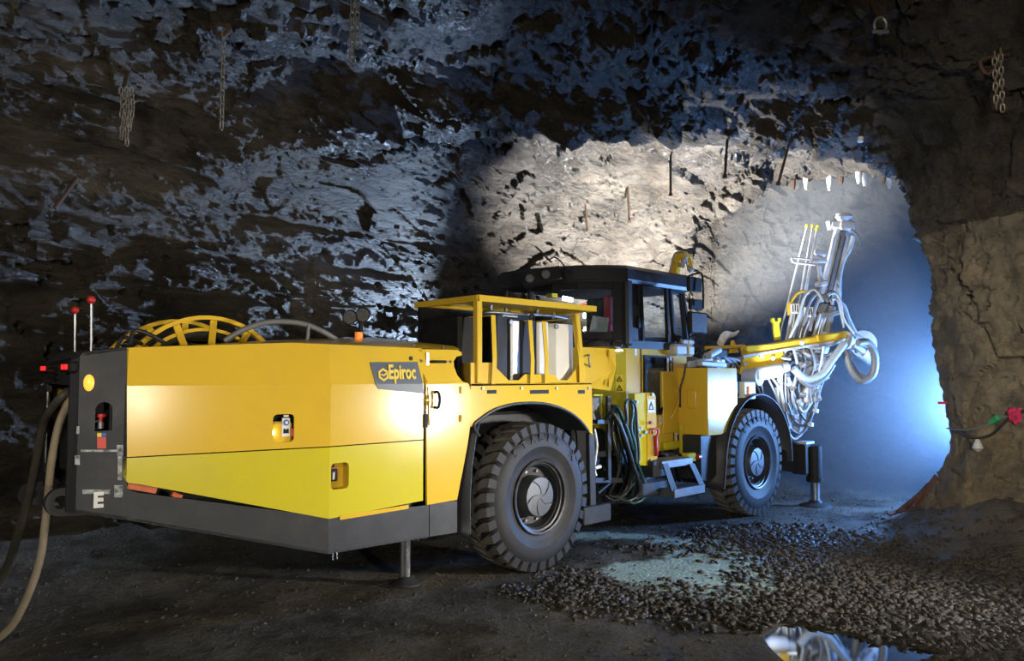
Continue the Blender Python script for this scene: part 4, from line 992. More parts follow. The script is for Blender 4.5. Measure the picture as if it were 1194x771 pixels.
# warning triangles on the lemon panel
for py in (442, 452.5):
    a = CH(722.3, py); off = -.008*kn if kn.dot(FW) > 0 else .008*kn; rt_ = (KC-KB).normalized()
    m = MB(); c = a+off; m.panel([c+rt_*x+up*z for x, z in ((-.045, -.05), (.045, -.05), (.045, .05), (-.045, .05))], (), .004, -off.normalized()); WS = P_('warning_sticker', m, 'stickeryel', CBASE)
    m = MB(); tr_ = lambda r: [c+off*.6+rt_*(r*math.cos(math.radians(90+120*i)))+up*(r*math.sin(math.radians(90+120*i))-.008) for i in range(3)]
    m.panel(tr_(.042), [tr_(.026)], .003, -off.normalized()); m.bar(c+off*.6+up*-.012, c+off*.6+up*.006, .008, .004, up=rt_); P_('warning_triangle', m, 'black', CBASE)
# lemon upright with hoses and red handle
m = MB(); m.panel([Y(740, 459, .14), Y(754, 458, .14), Y(755, 543, .14), Y(745, 543, .14), Y(741, 520, .14)], (), .09, (0, 1, 0)); UPR = P_('lemon_upright', m, 'lemon')
m = MB(); m.panel([Y(754, 458, .13), Y(762, 458, .13), Y(764.5, 462, .13), Y(766.5, 536, .13), Y(755, 543, .13)], (), .07, (0, 1, 0)); P_('upright_plate', m, 'yellow', UPR)
m = MB(); a = Y(755.5, 466, .12); b = Y(763.5, 481, .12); m.box(a, b+Vector((0, .008, 0))); WP = P_('notice_plate', m, 'letter', UPR)
m = MB(); m.panel([Y(759.5, 468, .115), Y(762.5, 478, .115), Y(756.5, 478, .115)], [[Y(759.5, 471, .115), Y(761.5, 477, .115), Y(757.5, 477, .115)]], .003, (0, 1, 0)); P_('notice_triangle', m, 'black', UPR)
for (x, y) in ((741, 469), (743, 501), (746, 500), (751, 504), (746, 508), (743, 537), (757, 537), (759, 460)):
    m = MB(); q = Y(x, y, .13); m.cyl(q, q+Vector((0, -.03, 0)), .018, 8); P_('upright_fitting', m, 'steel', UPR)
for k_, pts in enumerate((((729, 470), (734, 466), (738, 478), (736, 500), (741, 520), (742, 540)), ((735, 466), (741, 475), (743, 500), (745, 530), (744, 540)), ((729, 472), (731, 490), (728, 496)))):
    m = MB(); m.tube([Y(x, y, .10-.01*k_) for x, y in pts], .016, 8, 5); P_('upright_hose', m, ('teal', 'rubber', 'rubber')[k_], UPR, 60)
m = MB(); m.bar(Y(739, 470, .11), Y(740.5, 528, .11), .03, .03, up=(1, 0, 0)); P_('guide_rail', m, 'teal', UPR)
m = MB(); q = Y(764, 506, .09); m.bar(q+Vector((0, 0, -.02)), Y(765, 532, .09), .05, .03, up=(1, 0, 0), ch=.008)
m.tube([q+Vector((-.05, 0, .0)), q+Vector((-.05, 0, .05)), q+Vector((.05, 0, .05)), q+Vector((.05, 0, .0)), q+Vector((.0, 0, -.04))], .013, 8, 3); P_('extinguisher_handle', m, 'red', UPR, 50, 'red safety handle')
m = MB(); q = Y(757.5, 493, .11); m.cyl(q, q+Vector((0, -.02, 0)), .018, 12); P_('pink_plug', m, 'pink', UPR)
# yellow sill and post behind the step
m = MB(); m.box(Y(775, 516, .36), Y(797, 522, .36)+Vector((0, .06, 0)), .01); m.box(Y(796, 495, .33), Y(803, 532, .33)+Vector((0, .06, 0)), .01); m.box(Y(803, 529, .1), Y(812, 538, .1)+Vector((0, .1, 0)), .01); P_('sill_post', m, 'lemon')
m = MB(); q = Y(813, 533, .1); m.cyl(q, q+Vector((.06, 0, 0)), .03, 10); P_('red_button', m, 'red')
# ---------------- boarding step
m = MB(); m.box(Y(762, 538, .05), Y(778, 555, .05)+Vector((0, .3, 0)), .01); m.box(Y(743, 546, .2), Y(765, 560, .2)+Vector((0, .3, 0)), .02); m.box(Y(748, 562, .15), Y(780, 576, .15)+Vector((0, .35, 0)), .03)
STEP = P_('step_bracket', m, 'dark')
for (pa, pb) in (((776, 541), (786, 573)), ((807, 541), (819, 568))):
    m = MB(); a = Y(*pa, .0); b = Y(*pb, -.03); m.panel([a+Vector((-.05, 0, 0)), a+Vector((.05, 0, 0)), b+Vector((.07, 0, 0)), b+Vector((-.04, 0, 0))], (), .015, (0, 1, 0)); P_('step_side', m, 'dark', STEP)
m = MB(); m.box(Y(772, 538, .02), Y(808, 542, .02)+Vector((0, .26, 0)), .006); P_('step_tread', m, 'steel', STEP)
m = MB(); m.box(Y(787, 571, -.04), Y(820, 575, -.04)+Vector((.04, .24, 0)), .006); P_('step_tread', m, 'steel', STEP)
m = MB()
for i in range(4): m.tube([Y(770+i*8, 528+i*2, .35), Y(777+i*8, 532, .3), Y(784+i*7, 548, .35), Y(786+i*6, 560, .45)], .03, 8, 4)
P_('step_hose', m, 'rubber', STEP, 60)

# ---------------- cab
plan = [(1.86, .42), (1.66, .57), (1.47, .80), (1.34, 1.08), (1.28, 1.40), (1.28, 1.85), (1.5, 2.0), (3.15, 2.0), (3.3, 1.7), (3.3, .75), (3.12, .42)]
zR = 3.06
def roofpt(i, z, grow): 
    x, y = plan[i]; c = Vector((2.3, 1.25, 0)); d = Vector((x, y, 0))-c; k = 1+grow/d.length; q = c+d*k; return Vector((q.x, q.y, z))
m = MB(); n = len(plan)
lev = [(2.86, .05), (2.90, .075), (3.02, .06), (3.065, .0), (3.085, -.25)]
vs = [roofpt(i, z, g) for z, g in lev for i in range(n)]
fs = [(l*n+i, l*n+(i+1) % n, (l+1)*n+(i+1) % n, (l+1)*n+i) for l in range(len(lev)-1) for i in range(n)]
fs += [tuple(range((len(lev)-1)*n, len(lev)*n)), tuple(range(n))[::-1]]
m.add(vs, fs); CABR = P_('cab_roof', m, 'cabdark', RIG, 24)
# lamp box on the rear edge of the roof
m = MB(); a = pw(608, 316, z=3.0); a = CAM+(a-CAM)*.985; b = CAM+ray(655, 328)*((a-CAM).dot(FW)-.18)
c1 = pd(608, 317, 8.75); c2 = pd(655, 310, 8.55); 
m.panel([pd(608, 319, 8.72), pd(652, 309.5, 8.5), pd(655, 324, 8.5), pd(610, 333, 8.72)], (), .45, Vector((.75, .65, 0)).normalized()); LB = P_('roof_lamp_box', m, 'cabdark')
for px, py, dp in ((617.5, 324.5, 8.66), (636, 320, 8.57)):
    q = pd(px, py, dp); nrm = Vector((-.62, -.76, -.12)).normalized(); m = MB(); m.tube([q-nrm*.03, q+nrm*.03], .058, 20); P_('work_lamp', m, 'black', LB, 40); m = MB(); m.cyl(q+nrm*.02, q+nrm*.034, .045, 20); P_('lamp_lens', m, 'lens', LB)
# posts, sill and panes
def V3(i, z): return Vector((plan[i][0], plan[i][1], z))
m = MB(); m.bar(V3(0, zB-.02), V3(0, 2.9), .14, .12, up=(1, 0, 0), ch=.03); P_('cab_post', m, 'cabdark', RIG)
m = MB(); m.bar(V3(4, zB)+Vector((.03, .0, 0)), V3(4, 2.9)+Vector((.03, 0, 0)), .07, .07, up=(1, 0, 0), ch=.02); P_('cab_post', m, 'cabdark', RIG)
m = MB(); m.bar(Vector((3.14, .44, zB)), Vector((3.02, .44, 2.9)), .07, .06, up=(1, 0, 0), ch=.02); P_('cab_post', m, 'cabdark', RIG)
for i in (6, 8):
    m = MB(); m.bar(V3(i, zB), V3(i, 2.9), .09, .09, up=(1, 0, 0), ch=.02); P_('cab_post', m, 'cabdark', RIG)
m = MB()
for i in range(n):
    if i in (0, 1, 2, 3, 4, 5, 6, 7, 8, 9, 10): m.bar(V3(i, zB), V3((i+1) % n, zB), .06, .09)
P_('cab_sill', m, 'cabdark')
m = MB()
vs = []; ii = [0, 1, 2, 3, 4]
for i in ii: vs += [V3(i, zB+.04), V3(i, 2.88)]
m.add(vs, [(2*k, 2*k+2, 2*k+3, 2*k+1) for k in range(4)]); P_('rear_window', m, 'glass', RIG, 60)
m = MB()                                            # black printed border of the rear window
for k in range(4):
    m.bar(V3(k, zB+.09)-kn*0, V3(k+1, zB+.09), .012, .10); m.bar(V3(k, 2.83), V3(k+1, 2.83), .012, .09)
pA = V3(0, 0).lerp(V3(1, 0), .35); m.bar(Vector((pA.x, pA.y, zB)), Vector((pA.x, pA.y, 2.87)), .05, .12, up=(kn.y, -kn.x, 0)); P_('window_surround', m, 'black')
# side windows in dark frames
def side_frame(pts, name_):
    q = [CB(*p) for p in pts]; m = MB()
    for i in range(len(q)): m.bar(q[i]+Vector((0, -.005, 0)), q[(i+1) % len(q)]+Vector((0, -.005, 0)), .035, .045, up=(0, 1, 0))
    fr_ = P_(name_, m, 'black', RIG); m = MB(); m.panel([p+Vector((0, .01, 0)) for p in q], (), .006, (0, 1, 0)); P_('pane', m, 'glass', fr_); return fr_
DF = side_frame([(746, 331.5), (776, 335.5), (778.5, 406), (749, 401.5)], 'door_window')
side_frame([(780.5, 338), (795.5, 342), (804, 399), (786, 407)], 'front_quarter_window')
m = MB(); m.panel([CB(736, 326), CB(802, 334), CB(802, 338), CB(795, 341), CB(746, 331), CB(749, 404), CB(738, 404)], (), .03, (0, 1, 0)); P_('cab_side_frame', m, 'cabdark')
for py in (338, 348, 376):
    m = MB(); q = CB(742.5, py)+Vector((0, -.02, 0)); m.box(q+Vector((-.02, -.02, -.07)), q+Vector((.035, .02, .07)), .008); P_('door_hinge', m, 'black', DF)
# inside of the cab
m = MB(); m.box((1.95, .9, zB-.3), (2.4, 1.45, zB+.1), .05); m.box((2.3, .95, zB+.05), (2.45, 1.4, zB+.62), .04); P_('driver_seat', m, 'black')
m = MB(); m.box((2.75, .6, zB-.2), (3.2, 1.9, zB+.12), .04); m.cyl((2.7, 1.3, zB+.1), (2.65, 1.3, zB+.35), .02, 8); P_('dashboard', m, 'black')
m = MB(); q = CH(713, 362)+(FW*.25); m.bar(q+Vector((0, 0, -.16)), q+Vector((0, 0, .18)), .10, .1, ch=.02); q2 = CH(713, 383)+FW*.25; m.bar(q2+Vector((0, 0, -.05)), q2+Vector((0, 0, .07)), .09, .09, ch=.02); P_('red_extinguisher', m, 'seatred', RIG, None, 'red fire extinguisher inside the cab')
m = MB(); a = CH(700, 380, .0)+FW*.06; ex = (KC-KB).normalized(); m.panel([a+ex*(-.13)+up*(-.11), a+ex*.08+up*(-.11), a+ex*.11+up*.09, a+ex*(-.08)+up*.12], (), .006, FW); P_('posted_notice', m, 'paper')
m = MB(); m.bar(CH(658, 346)+FW*.35, CH(671, 349)+FW*.35, .06, .05, ch=.01); P_('cab_dome_lamp', m, 'glow_white')
m = MB(); q = CH(684, 354)+FW*.35; m.box(q-Vector((.02, .02, .015)), q+Vector((.02, .02, .015))); P_('cab_warning_light', m, 'glow_red')
m = MB(); q = CH(646, 343)+FW*.5; m.box(q-Vector((.05, .05, .02)), q+Vector((.05, .05, .03))); P_('cab_yellow_tag', m, 'stickeryel')
m = MB(); m.box((1.5, 1.55, zB), (2.2, 1.9, zB+.3), .03); P_('cab_inner_panel', m, 'hosegrey')
# antenna whip, small lamp at the sill
m = MB(); a = pd(660, 315, 8.55); m.cyl(a, a+Vector((0, 0, .02)), .03, 10); m.tube([a, pd(654, 305, 8.55), pd(646, 300, 8.55), pd(641, 303, 8.56)], .008, 6, 4); P_('antenna_base', m, 'black', CABR)
m = MB(); m.cyl(pd(643, 306, 8.56), pd(624, 287, 8.6), .011, 8); P_('antenna_whip', m, 'rust', CABR)
m = MB(); q = CH(720, 404)-kn*0; q = CAM+(q-CAM)*.97; m.bar(q+Vector((-.06, .05, .04)), q+Vector((.04, -.03, .0)), .07, .07, ch=.015); m.tube([q+Vector((-.06, .06, .05)), q+Vector((-.16, .15, .06)), q+Vector((-.25, .25, -.02))], .012, 6, 4); SL_ = P_('sill_lamp', m, 'black')
m = MB(); q2 = q+Vector((0, -.02, -.045)); m.box(q2-Vector((.03, .03, .008)), q2+Vector((.03, .03, .004))); P_('sill_lamp_lens', m, 'glow_white', SL_)
# mirrors
m = MB(); m.tube([Y(803, 322, .38), Y(812, 319, .1), Y(819, 322, .02), Y(820, 360, .0)], .012, 6, 3); m.tube([Y(803, 395, .38), Y(809, 391, .1), Y(820, 389, .02)], .010, 6, 3); MIR = P_('mirror_arm', m, 'black')
for (x0, y0, x1, y1, y_) in ((804, 322, 819, 341, .06), (806, 348, 820, 362, .06)):
    a = Y(x0, y0, y_); b = Y(x1, y1, y_); m = MB(); m.box(a, b+Vector((0, .05, 0)), .015); P_('mirror', m, 'black', MIR)
a = Y(805.5, 363, .03); b = Y(825, 390, .03); m = MB(); m.box(a, b+Vector((0, .06, 0)), .02); P_('mirror', m, 'black', MIR)
m = MB(); m.box(a+Vector((.02, -.006, -.02)), b+Vector((-.02, 0, .02))); P_('mirror_glass', m, 'lens', MIR)
# yellow crane arm above the cab roof
rb = random.Random(3)
m = MB(); m.bar(pd(787, 321, 9.9), pd(788, 306, 9.9), .09, .09, ch=.01); m.bar(pd(786, 307, 9.9), pd(792, 299, 9.9), .10, .09, ch=.01); m.bar(pd(789, 299, 9.9), pd(802, 298, 9.9), .11, .10, ch=.02); m.bar(pd(801, 297, 9.9), pd(806, 316, 9.9), .06, .06, ch=.01); SA = P_('scaling_arm', m, 'yellow')
m = MB(); m.tube([pd(780, 321, 9.9), pd(783, 309, 9.85), pd(787, 296, 9.85), pd(797, 294, 9.85), pd(800, 304, 9.85), pd(803, 314, 9.85)], .014, 6, 4); m.cyl(pd(795, 312, 9.85), pd(797, 302, 9.85), .03, 8); m.cyl(pd(803, 316, 9.85), pd(807, 313, 9.85), .04, 8); P_('arm_hose', m, 'dustysteel', SA, 60)
m = MB()
for i in range(8): m.cyl(pd(805+rb.uniform(-3, 3), 322+i*5, 9.3), pd(806+rb.uniform(-3, 3), 330+i*5, 9.3), .012, 6)
P_('bracket_ladder', m, 'steel')

# ---------------- front body
m = MB(); x0, x1 = Y(825, 430, 0).x, Y(857, 430, 0).x+.04; zt3 = 1.89; zb3 = 1.085
arcF = [(4.09+.90*math.cos(math.radians(g)), .685+.90*math.sin(math.radians(g))) for g in (122, 133, 144, 152)]
poly = [(x0, zb3), (x0, zt3), (x1, zt3)]+[(min(x, x1), z) for x, z in arcF if z < zt3 and x <= x1+.2]+[(x0+.28, zb3)]
m.panel([Vector((x, 0.0, z)) for x, z in poly], (), .02, (0, 1, 0)); FB_ = P_('front_tool_box', m, 'yellow', RIG)
m = MB(); pl2 = [(x0, zb3-.004), (x0, zt3), (x0+.012, zt3), (x0+.012, zb3-.004)]
m.box((x0-.01, .005, zb3), (x0+.02, .46, zt3), .01); m.box((x0, .02, zt3-.015), (x1, .46, zt3+.002)); m.box((x1-.02, .02, 1.5), (x1, .46, zt3)); P_('tool_box_side', m, 'yellow', FB_)
m = MB(); m.tube([(x0-.02, .16, 1.62), (x0-.02, .26, 1.62), (x0-.02, .26, 1.40), (x0-.02, .16, 1.40), (x0-.02, .16, 1.62)], .012, 6); P_('tool_box_handle', m, 'yellow', FB_)
m = MB(); m.box((2.55, .40, 1.1), (2.92, .46, 1.85), .01); P_('yellow_side_plate', m, 'yellow')
m = MB(); m.tube([Y(800, 424, .3), Y(797, 440, .32), Y(793, 455, .35), Y(793, 475, .36)], .013, 8, 4); P_('side_cable', m, 'rubber', RIG, 60)
# fender of the front wheel
prof_o = []; m = MB(); N_ = 24; vs = []
for i in range(N_+1):
    g = math.radians(-4+ (204+4)*i/N_); r = .87
    x = 4.09+r*math.cos(g); z = .685+r*math.sin(g)
    if g > math.radians(180): x = 4.09-r*1.005-(g-math.pi)*.12; z = .685-(g-math.pi)*.62
    vs += [Vector((x, -.03, z)), Vector((x, .5, z))]
m.add(vs, [(2*i, 2*i+1, 2*i+3, 2*i+2) for i in range(N_)]); FF_ = P_('front_fender', m, 'dark', RIG, 40); mod = FF_.modifiers.new('thick', 'SOLIDIFY'); mod.thickness = .018
m = MB(); m.tube([v+Vector((0, -.008, 0)) for v in vs[::2]], .014, 6); P_('fender_edge', m, 'dark', FF_, 50)
m = MB(); m.prism([(3.2, 1.06), (3.2, .58), (3.02, .52), (2.86, .56), (2.86, 1.08)], 'y', .08, .48); P_('fender_apron', m, 'dark', FF_)
m = MB(); m.box((3.62, .08, 1.52), (3.80, .34, 1.74), .02); P_('front_lamp_box', m, 'black')
m = MB(); m.box((3.82, .03, 1.49), (4.12, .30, 1.72), .015); FL2 = P_('front_lamp_case', m, 'white')
m = MB(); m.box((3.90, .005, 1.56), (3.96, .035, 1.66), .012); P_('front_indicator', m, 'amber', FL2, None, 'amber indicator lamp')
m = MB(); q = Y(886.5, 460.5, .1); m.cyl(q, q+Vector((0, -.03, 0)), .02, 10); P_('red_plug', m, 'red')
m = MB(); m.box((3.62, .35, 1.45), (4.5, 1.8, 1.56), .02); m.box((2.95, .5, 1.05), (3.6, 1.9, 1.86), .03); P_('front_deck', m, 'dark')
# water can and clutter on the front deck
m = MB(); a = Y(788, 401, .3); b = Y(811, 416, .3); m.box(a, b+Vector((0, .22, 0)), .03); m.box(Y(797, 396, .36), Y(810, 402, .36)+Vector((0, .1, 0)), .02); JUG = P_('water_can', m, 'jug')
m = MB(); q = Y(790.5, 397, .38); m.cyl(q, q+Vector((-.02, -.02, .04)), .04, 14); P_('can_cap', m, 'black', JUG)
m = MB(); p = Y(803, 397, .29); q = Y(803.5, 416, .29); m.bar(p, q, .02, .008, up=(0, 1, 0)); P_('can_strap', m, 'yellow', JUG)
m = MB(); m.bar(Y(800, 426, .5), Y(828, 420, .5), .10, .08, ch=.02); m.bar(Y(815, 424, .4), Y(845, 426, .4), .08, .07, ch=.02); m.cyl(Y(826, 415, .45), Y(838, 408, .45), .05, 10); P_('deck_fittings', m, 'dustysteel', RIG, 40)
for i in range(9):
    x = 800+i*8; m = MB(); m.tube([Y(x, 430, .6), Y(x+4+rb.uniform(-4, 4), 415+rb.uniform(-5, 5), .55), Y(x+14, 420+rb.uniform(-8, 8), .5), Y(x+26, 430+rb.uniform(-4, 10), .6)], .018, 6, 4); P_('deck_hose', m, rb.choice(('rubber', 'hosedust', 'hosegrey')), RIG, 60)
m = MB(); m.box(Y(835, 407, .5), Y(849, 419, .5)+Vector((0, .15, 0)), .015); P_('lamp_bracket', m, 'black')
m = MB(); q = Y(842, 413, .5); m.box(Y(836, 419, .5), Y(846, 432, .5)+Vector((0, .1, 0)), .01); P_('deck_box', m, 'white')
m = MB(); q0 = Y(832, 400, .75); m.bar(Y(828, 406, .75), Y(862, 404, .75), .2, .05, ch=.01); m.panel([Y(853, 412, .7), Y(856, 397, .7), Y(862, 411, .7)], (), .05, (0, 1, 0)); P_('boom_cradle', m, 'yellow')
m = MB(); m.tube([Y(840, 401, .7), Y(846, 391, .7), Y(856, 390, .7), Y(861, 386, .7)], [.05, .06, .03, .012], 8, 4); P_('white_wrap', m, 'letter', RIG, 60)
# hoses arching from deck to boom
for i in range(10):
    y_ = .55+.05*(i % 5); dx = rb.uniform(-3, 3); dy = i*2.2
    m = MB(); m.tube([Y(850+dx, 436, y_), Y(856+dx, 418+dy*.5, y_), Y(872+dx, 424+dy, y_-.05), Y(884+dx, 444+dy*.8, y_-.1), Y(889+dx*.6, 470, y_-.1), Y(890+dx, 486, y_)], .016, 6, 5); P_('boom_supply_hose', m, rb.choice(('rubber', 'hosegrey', 'hosedust')), RIG, 60)

# ---------------- front jack
jp2 = pw(951, 590, z=0); m = MB(); zj = pw(946, 516, y=jp2.y).z
J2 = P_('front_jack_housing', MB().box((jp2.x-.24, jp2.y+.02, .44), (jp2.x-.06, jp2.y+.22, zj-.02), .015), 'black')
P_('jack_cylinder', MB().cyl((jp2.x, jp2.y, .36), (jp2.x, jp2.y, zj-.05), .10, 20), 'black', J2, 40)
P_('jack_rod', MB().cyl((jp2.x, jp2.y, .04), (jp2.x, jp2.y, .45), .062, 20), 'chrome', J2, 40)
P_('jack_collar', MB().cyl((jp2.x, jp2.y, .33), (jp2.x, jp2.y, .40), .115, 20), 'black', J2, 40)
P_('jack_foot', MB().lathe([(0, 0), (.22, 0), (.2, .02), (.09, .05), (.08, .08), (0, .08)], (jp2.x, jp2.y, 0), 24, 'z'), 'dark', J2, 30)
P_('jack_cap', MB().box((jp2.x-.2, jp2.y+.02, zj-.03), (jp2.x+.06, jp2.y+.18, zj+.01), .01), 'dustysteel', J2)
m = MB(); m.bar((jp2.x-.1, jp2.y+.12, .58), (jp2.x-.95, .5, .75), .14, .28, ch=.02); m.box((4.4, .35, .5), (4.95, 1.8, .95), .03); P_('jack_outrigger', m, 'black', J2)
m = MB(); m.tube([Y(915, 510, .2), Y(922, 515, .0), pd(932, 519, 10.6)], .016, 6, 5); P_('jack_hose', m, 'rubber', J2, 60)

# ---------------- boom and bolting feed
def DB(px): return 10.75+(px-865)/135*.7
def B(px, py, o=0.): return pd(px, py, DB(px)+o)
m = MB(); m.bar(B(868, 411), B(984, 391), .20, .13, ch=.02); BOOM = P_('boom', m, 'yellow')
m = MB(); m.panel([B(862, 436), B(868, 415), B(912, 408), B(915, 420), B(900, 440), B(886, 434), B(873, 442)], (), .16, (FW.x, FW.y, 0)); P_('boom_web_plate', m, 'yellow', BOOM)
m = MB(); m.bar(B(866, 416, -.13), B(984, 397, -.13), .05, .035); P_('boom_rail', m, 'dustysteel', BOOM)
m = MB(); m.bar(B(868, 407, -.06), B(915, 403, -.06), .10, .08, ch=.01); P_('boom_top_rail', m, 'yellow', BOOM)
m = MB(); m.bar(B(950, 395, -.08), B(981, 391, -.08), .10, .10, ch=.02); P_('boom_top_rail', m, 'yellow', BOOM)
m = MB(); m.cyl(B(880, 437, -.15), B(908, 432, -.15), .10, 14); m.cyl(B(905, 432, -.15), B(918, 428, -.15), .07, 14); m.lathe([(0, -.1), (.12, -.1), (.12, .12), (0, .12)], B(878, 440, -.1), 18); P_('boom_cylinder', m, 'dustysteel', BOOM, 40)
m = MB(); m.panel([B(903.5, 397), B(902, 377), B(899.5, 374), B(900, 371), B(903, 371), B(904, 375), B(907, 375), B(907.5, 371), B(910.5, 370.5), B(911, 374), B(908.5, 378), B(910.5, 396)], (), .06, (FW.x, FW.y, 0)); P_('rest_fork', m, 'lemon', BOOM)
for (x, y) in ((887, 416), (900, 418), (868, 425)):
    m = MB(); q = B(x, y, -.02); m.cyl(q, q-Vector((FW.x, FW.y, 0))*.05, .03, 10); P_('boom_pin', m, 'dustysteel', BOOM, 40)
# rotary head at the boom tip
m = MB(); fwd = Vector((FW.x, FW.y, 0)); q = B(1000, 402); m.cyl(q-fwd*.2, q+fwd*.2, .20, 24); m.cyl(B(985, 397, -.1), B(1000, 400, -.1), .14, 16); m.cyl(B(1004, 410, -.15), B(1016, 418, -.15), .11, 16); m.bar(B(992, 402, -.2), B(1014, 415, -.2), .12, .08, ch=.02)
HEAD = P_('boom_head', m, 'dustysteel', BOOM, 40)
for px, py in ((995, 394), (1004, 398), (1007, 408), (998, 410)):
    m = MB(); q = B(px, py, -.22); m.cyl(q, q-fwd*.04, .025, 6); P_('head_bolt', m, 'steel', BOOM)
# feed beam
DM = 11.5
def G(px, py, o=0.): return pd(px, py, DM+o)
t0, t1 = G(985, 262), G(926, 505)
m = MB(); side = RT*1.0
for s_ in (-.10, .08): m.bar(t0+side*s_, t1+side*s_, .05, .09, up=FW)
m.bar(t0+side*-.01+FW*.05, t1+side*-.01+FW*.05, .20, .03, up=FW); FEED = P_('feed_beam', m, 'dustysteel')
m = MB(); m.bar(t0.lerp(t1, .02)-FW*.03, t0.lerp(t1, .4)-FW*.03, .05, .05, up=FW); P_('feed_chain', m, 'hosegrey', FEED)
m = MB(); m.bar(G(968, 262), G(984, 264), .10, .12, ch=.02); m.bar(G(978, 262), G(994, 266), .22, .16, ch=.03); m.lathe([(0, .05), (.12, .05), (.14, 0), (.10, -.06), (0, -.06)], G(983, 254), 18, 'z'); m.bar(G(984, 272), G(990, 282), .1, .05, ch=.01); m.bar(G(980, 273), G(992, 274), .08, .05); m.cyl(G(966, 258), G(968, 268), .04, 8); P_('feed_head', m, 'dustysteel', FEED, 40)
m = MB(); m.cyl(G(990, 270, .1), G(968, 352, .1), .022, 8); m.cyl(G(980, 277, .1), G(960, 355, .1), .018, 8); P_('feed_cylinder', m, 'steel', FEED, 40)
for (a, b) in (((941, 264), (909, 392)), ((947, 264), (925, 392)), ((953, 265), (931, 392)), ((951.5, 268), (937, 345))):
    m = MB(); m.cyl(G(*a, -.15), G(*b, -.15), .016, 8); D_R = P_('drill_steel', m, 'dustysteel', FEED)
    m = MB(); m.cyl(G(a[0]-.5, a[1]+1, -.15), G(a[0]+.3, a[1]-1.5, -.15), .026, 8); P_('steel_tip', m, 'stickeryel', FEED, None, 'yellow tip')
m = MB(); m.tube([G(950, 309, -.2), G(927, 306, -.2), G(924, 304, -.2), G(925, 301, -.2), G(945, 303, -.2)], .016, 8, 3); m.bar(G(945, 304, -.1), G(964, 305, -.1), .06, .05, ch=.01); m.bar(G(950, 293, -.1), G(962, 298, -.1), .1, .07, ch=.02); m.bar(G(955, 310, -.1), G(957, 330, -.1), .05, .05); m.bar(G(951, 332, -.1), G(964, 330, -.1), .1, .08, ch=.02); P_('steel_guide', m, 'dustysteel', FEED, 40)
# bolt carousel
m = MB(); m.tube([G(920, 368, -.3), G(922, 355, -.3), G(928, 344, -.3), G(936, 340, -.3), G(944, 342, -.3)], .018, 8, 5); m.bar(G(919, 354, -.3), G(934, 357, -.3), .03, .04); m.bar(G(919, 354, -.3), G(920, 368, -.3), .03, .03); CARO = P_('carousel_hoop', m, 'yellow')
for (x, y) in ((928, 360), (944, 364)):
    m = MB(); q = G(x, y, -.32); m.obox(q, Matrix((RT, fwd.normalized(), Vector((0, 0, 1)))).transposed(), (.085, .02, .075), .01); P_('carousel_plate', m, 'white', CARO)
    m = MB()
    for k in range(4): m.obox(q-fwd*.024+RT*(-.05+.033*k)+Vector((0, 0, .01*(k % 2))), Matrix((RT, fwd.normalized(), Vector((0, 0, 1)))).transposed(), (.006, .003, .05))
    P_('plate_slot', m, 'black', CARO)
for k in range(12):
    x = 924+k*3.6; m = MB(); m.cyl(G(x, 366+rb.uniform(-5, 3), -.25+.04*(k % 3)), G(x-9-k*.3, 392+rb.uniform(0, 22), -.25+.04*(k % 3)), .024, 8); P_('rock_bolt', m, rb.choice(('dustysteel', 'dustysteel', 'steel', 'rust')), CARO)
m = MB(); m.bar(G(960, 352, -.1), G(948, 395, -.1), .16, .14, ch=.03); m.bar(G(970, 356, -.05), G(962, 392, -.05), .14, .12, ch=.03); m.bar(G(946, 372, -.2), G(978, 364, -.2), .07, .08, ch=.02); DRI = P_('rock_drill', m, 'hosegrey')
m = MB(); m.cyl(G(962, 388, -.1), G(950, 440, -.1), .11, 14); m.cyl(G(948, 405, -.1), G(940, 470, -.1), .09, 14); m.bar(G(930, 402, -.1), G(945, 440, -.1), .16, .14, ch=.03); m.bar(G(932, 438, -.2), G(955, 425, -.2), .1, .1, ch=.02); m.cyl(G(930, 410, -.2), G(950, 416, -.2), .08, 12); P_('drill_cradle', m, 'dustysteel', DRI, 40)
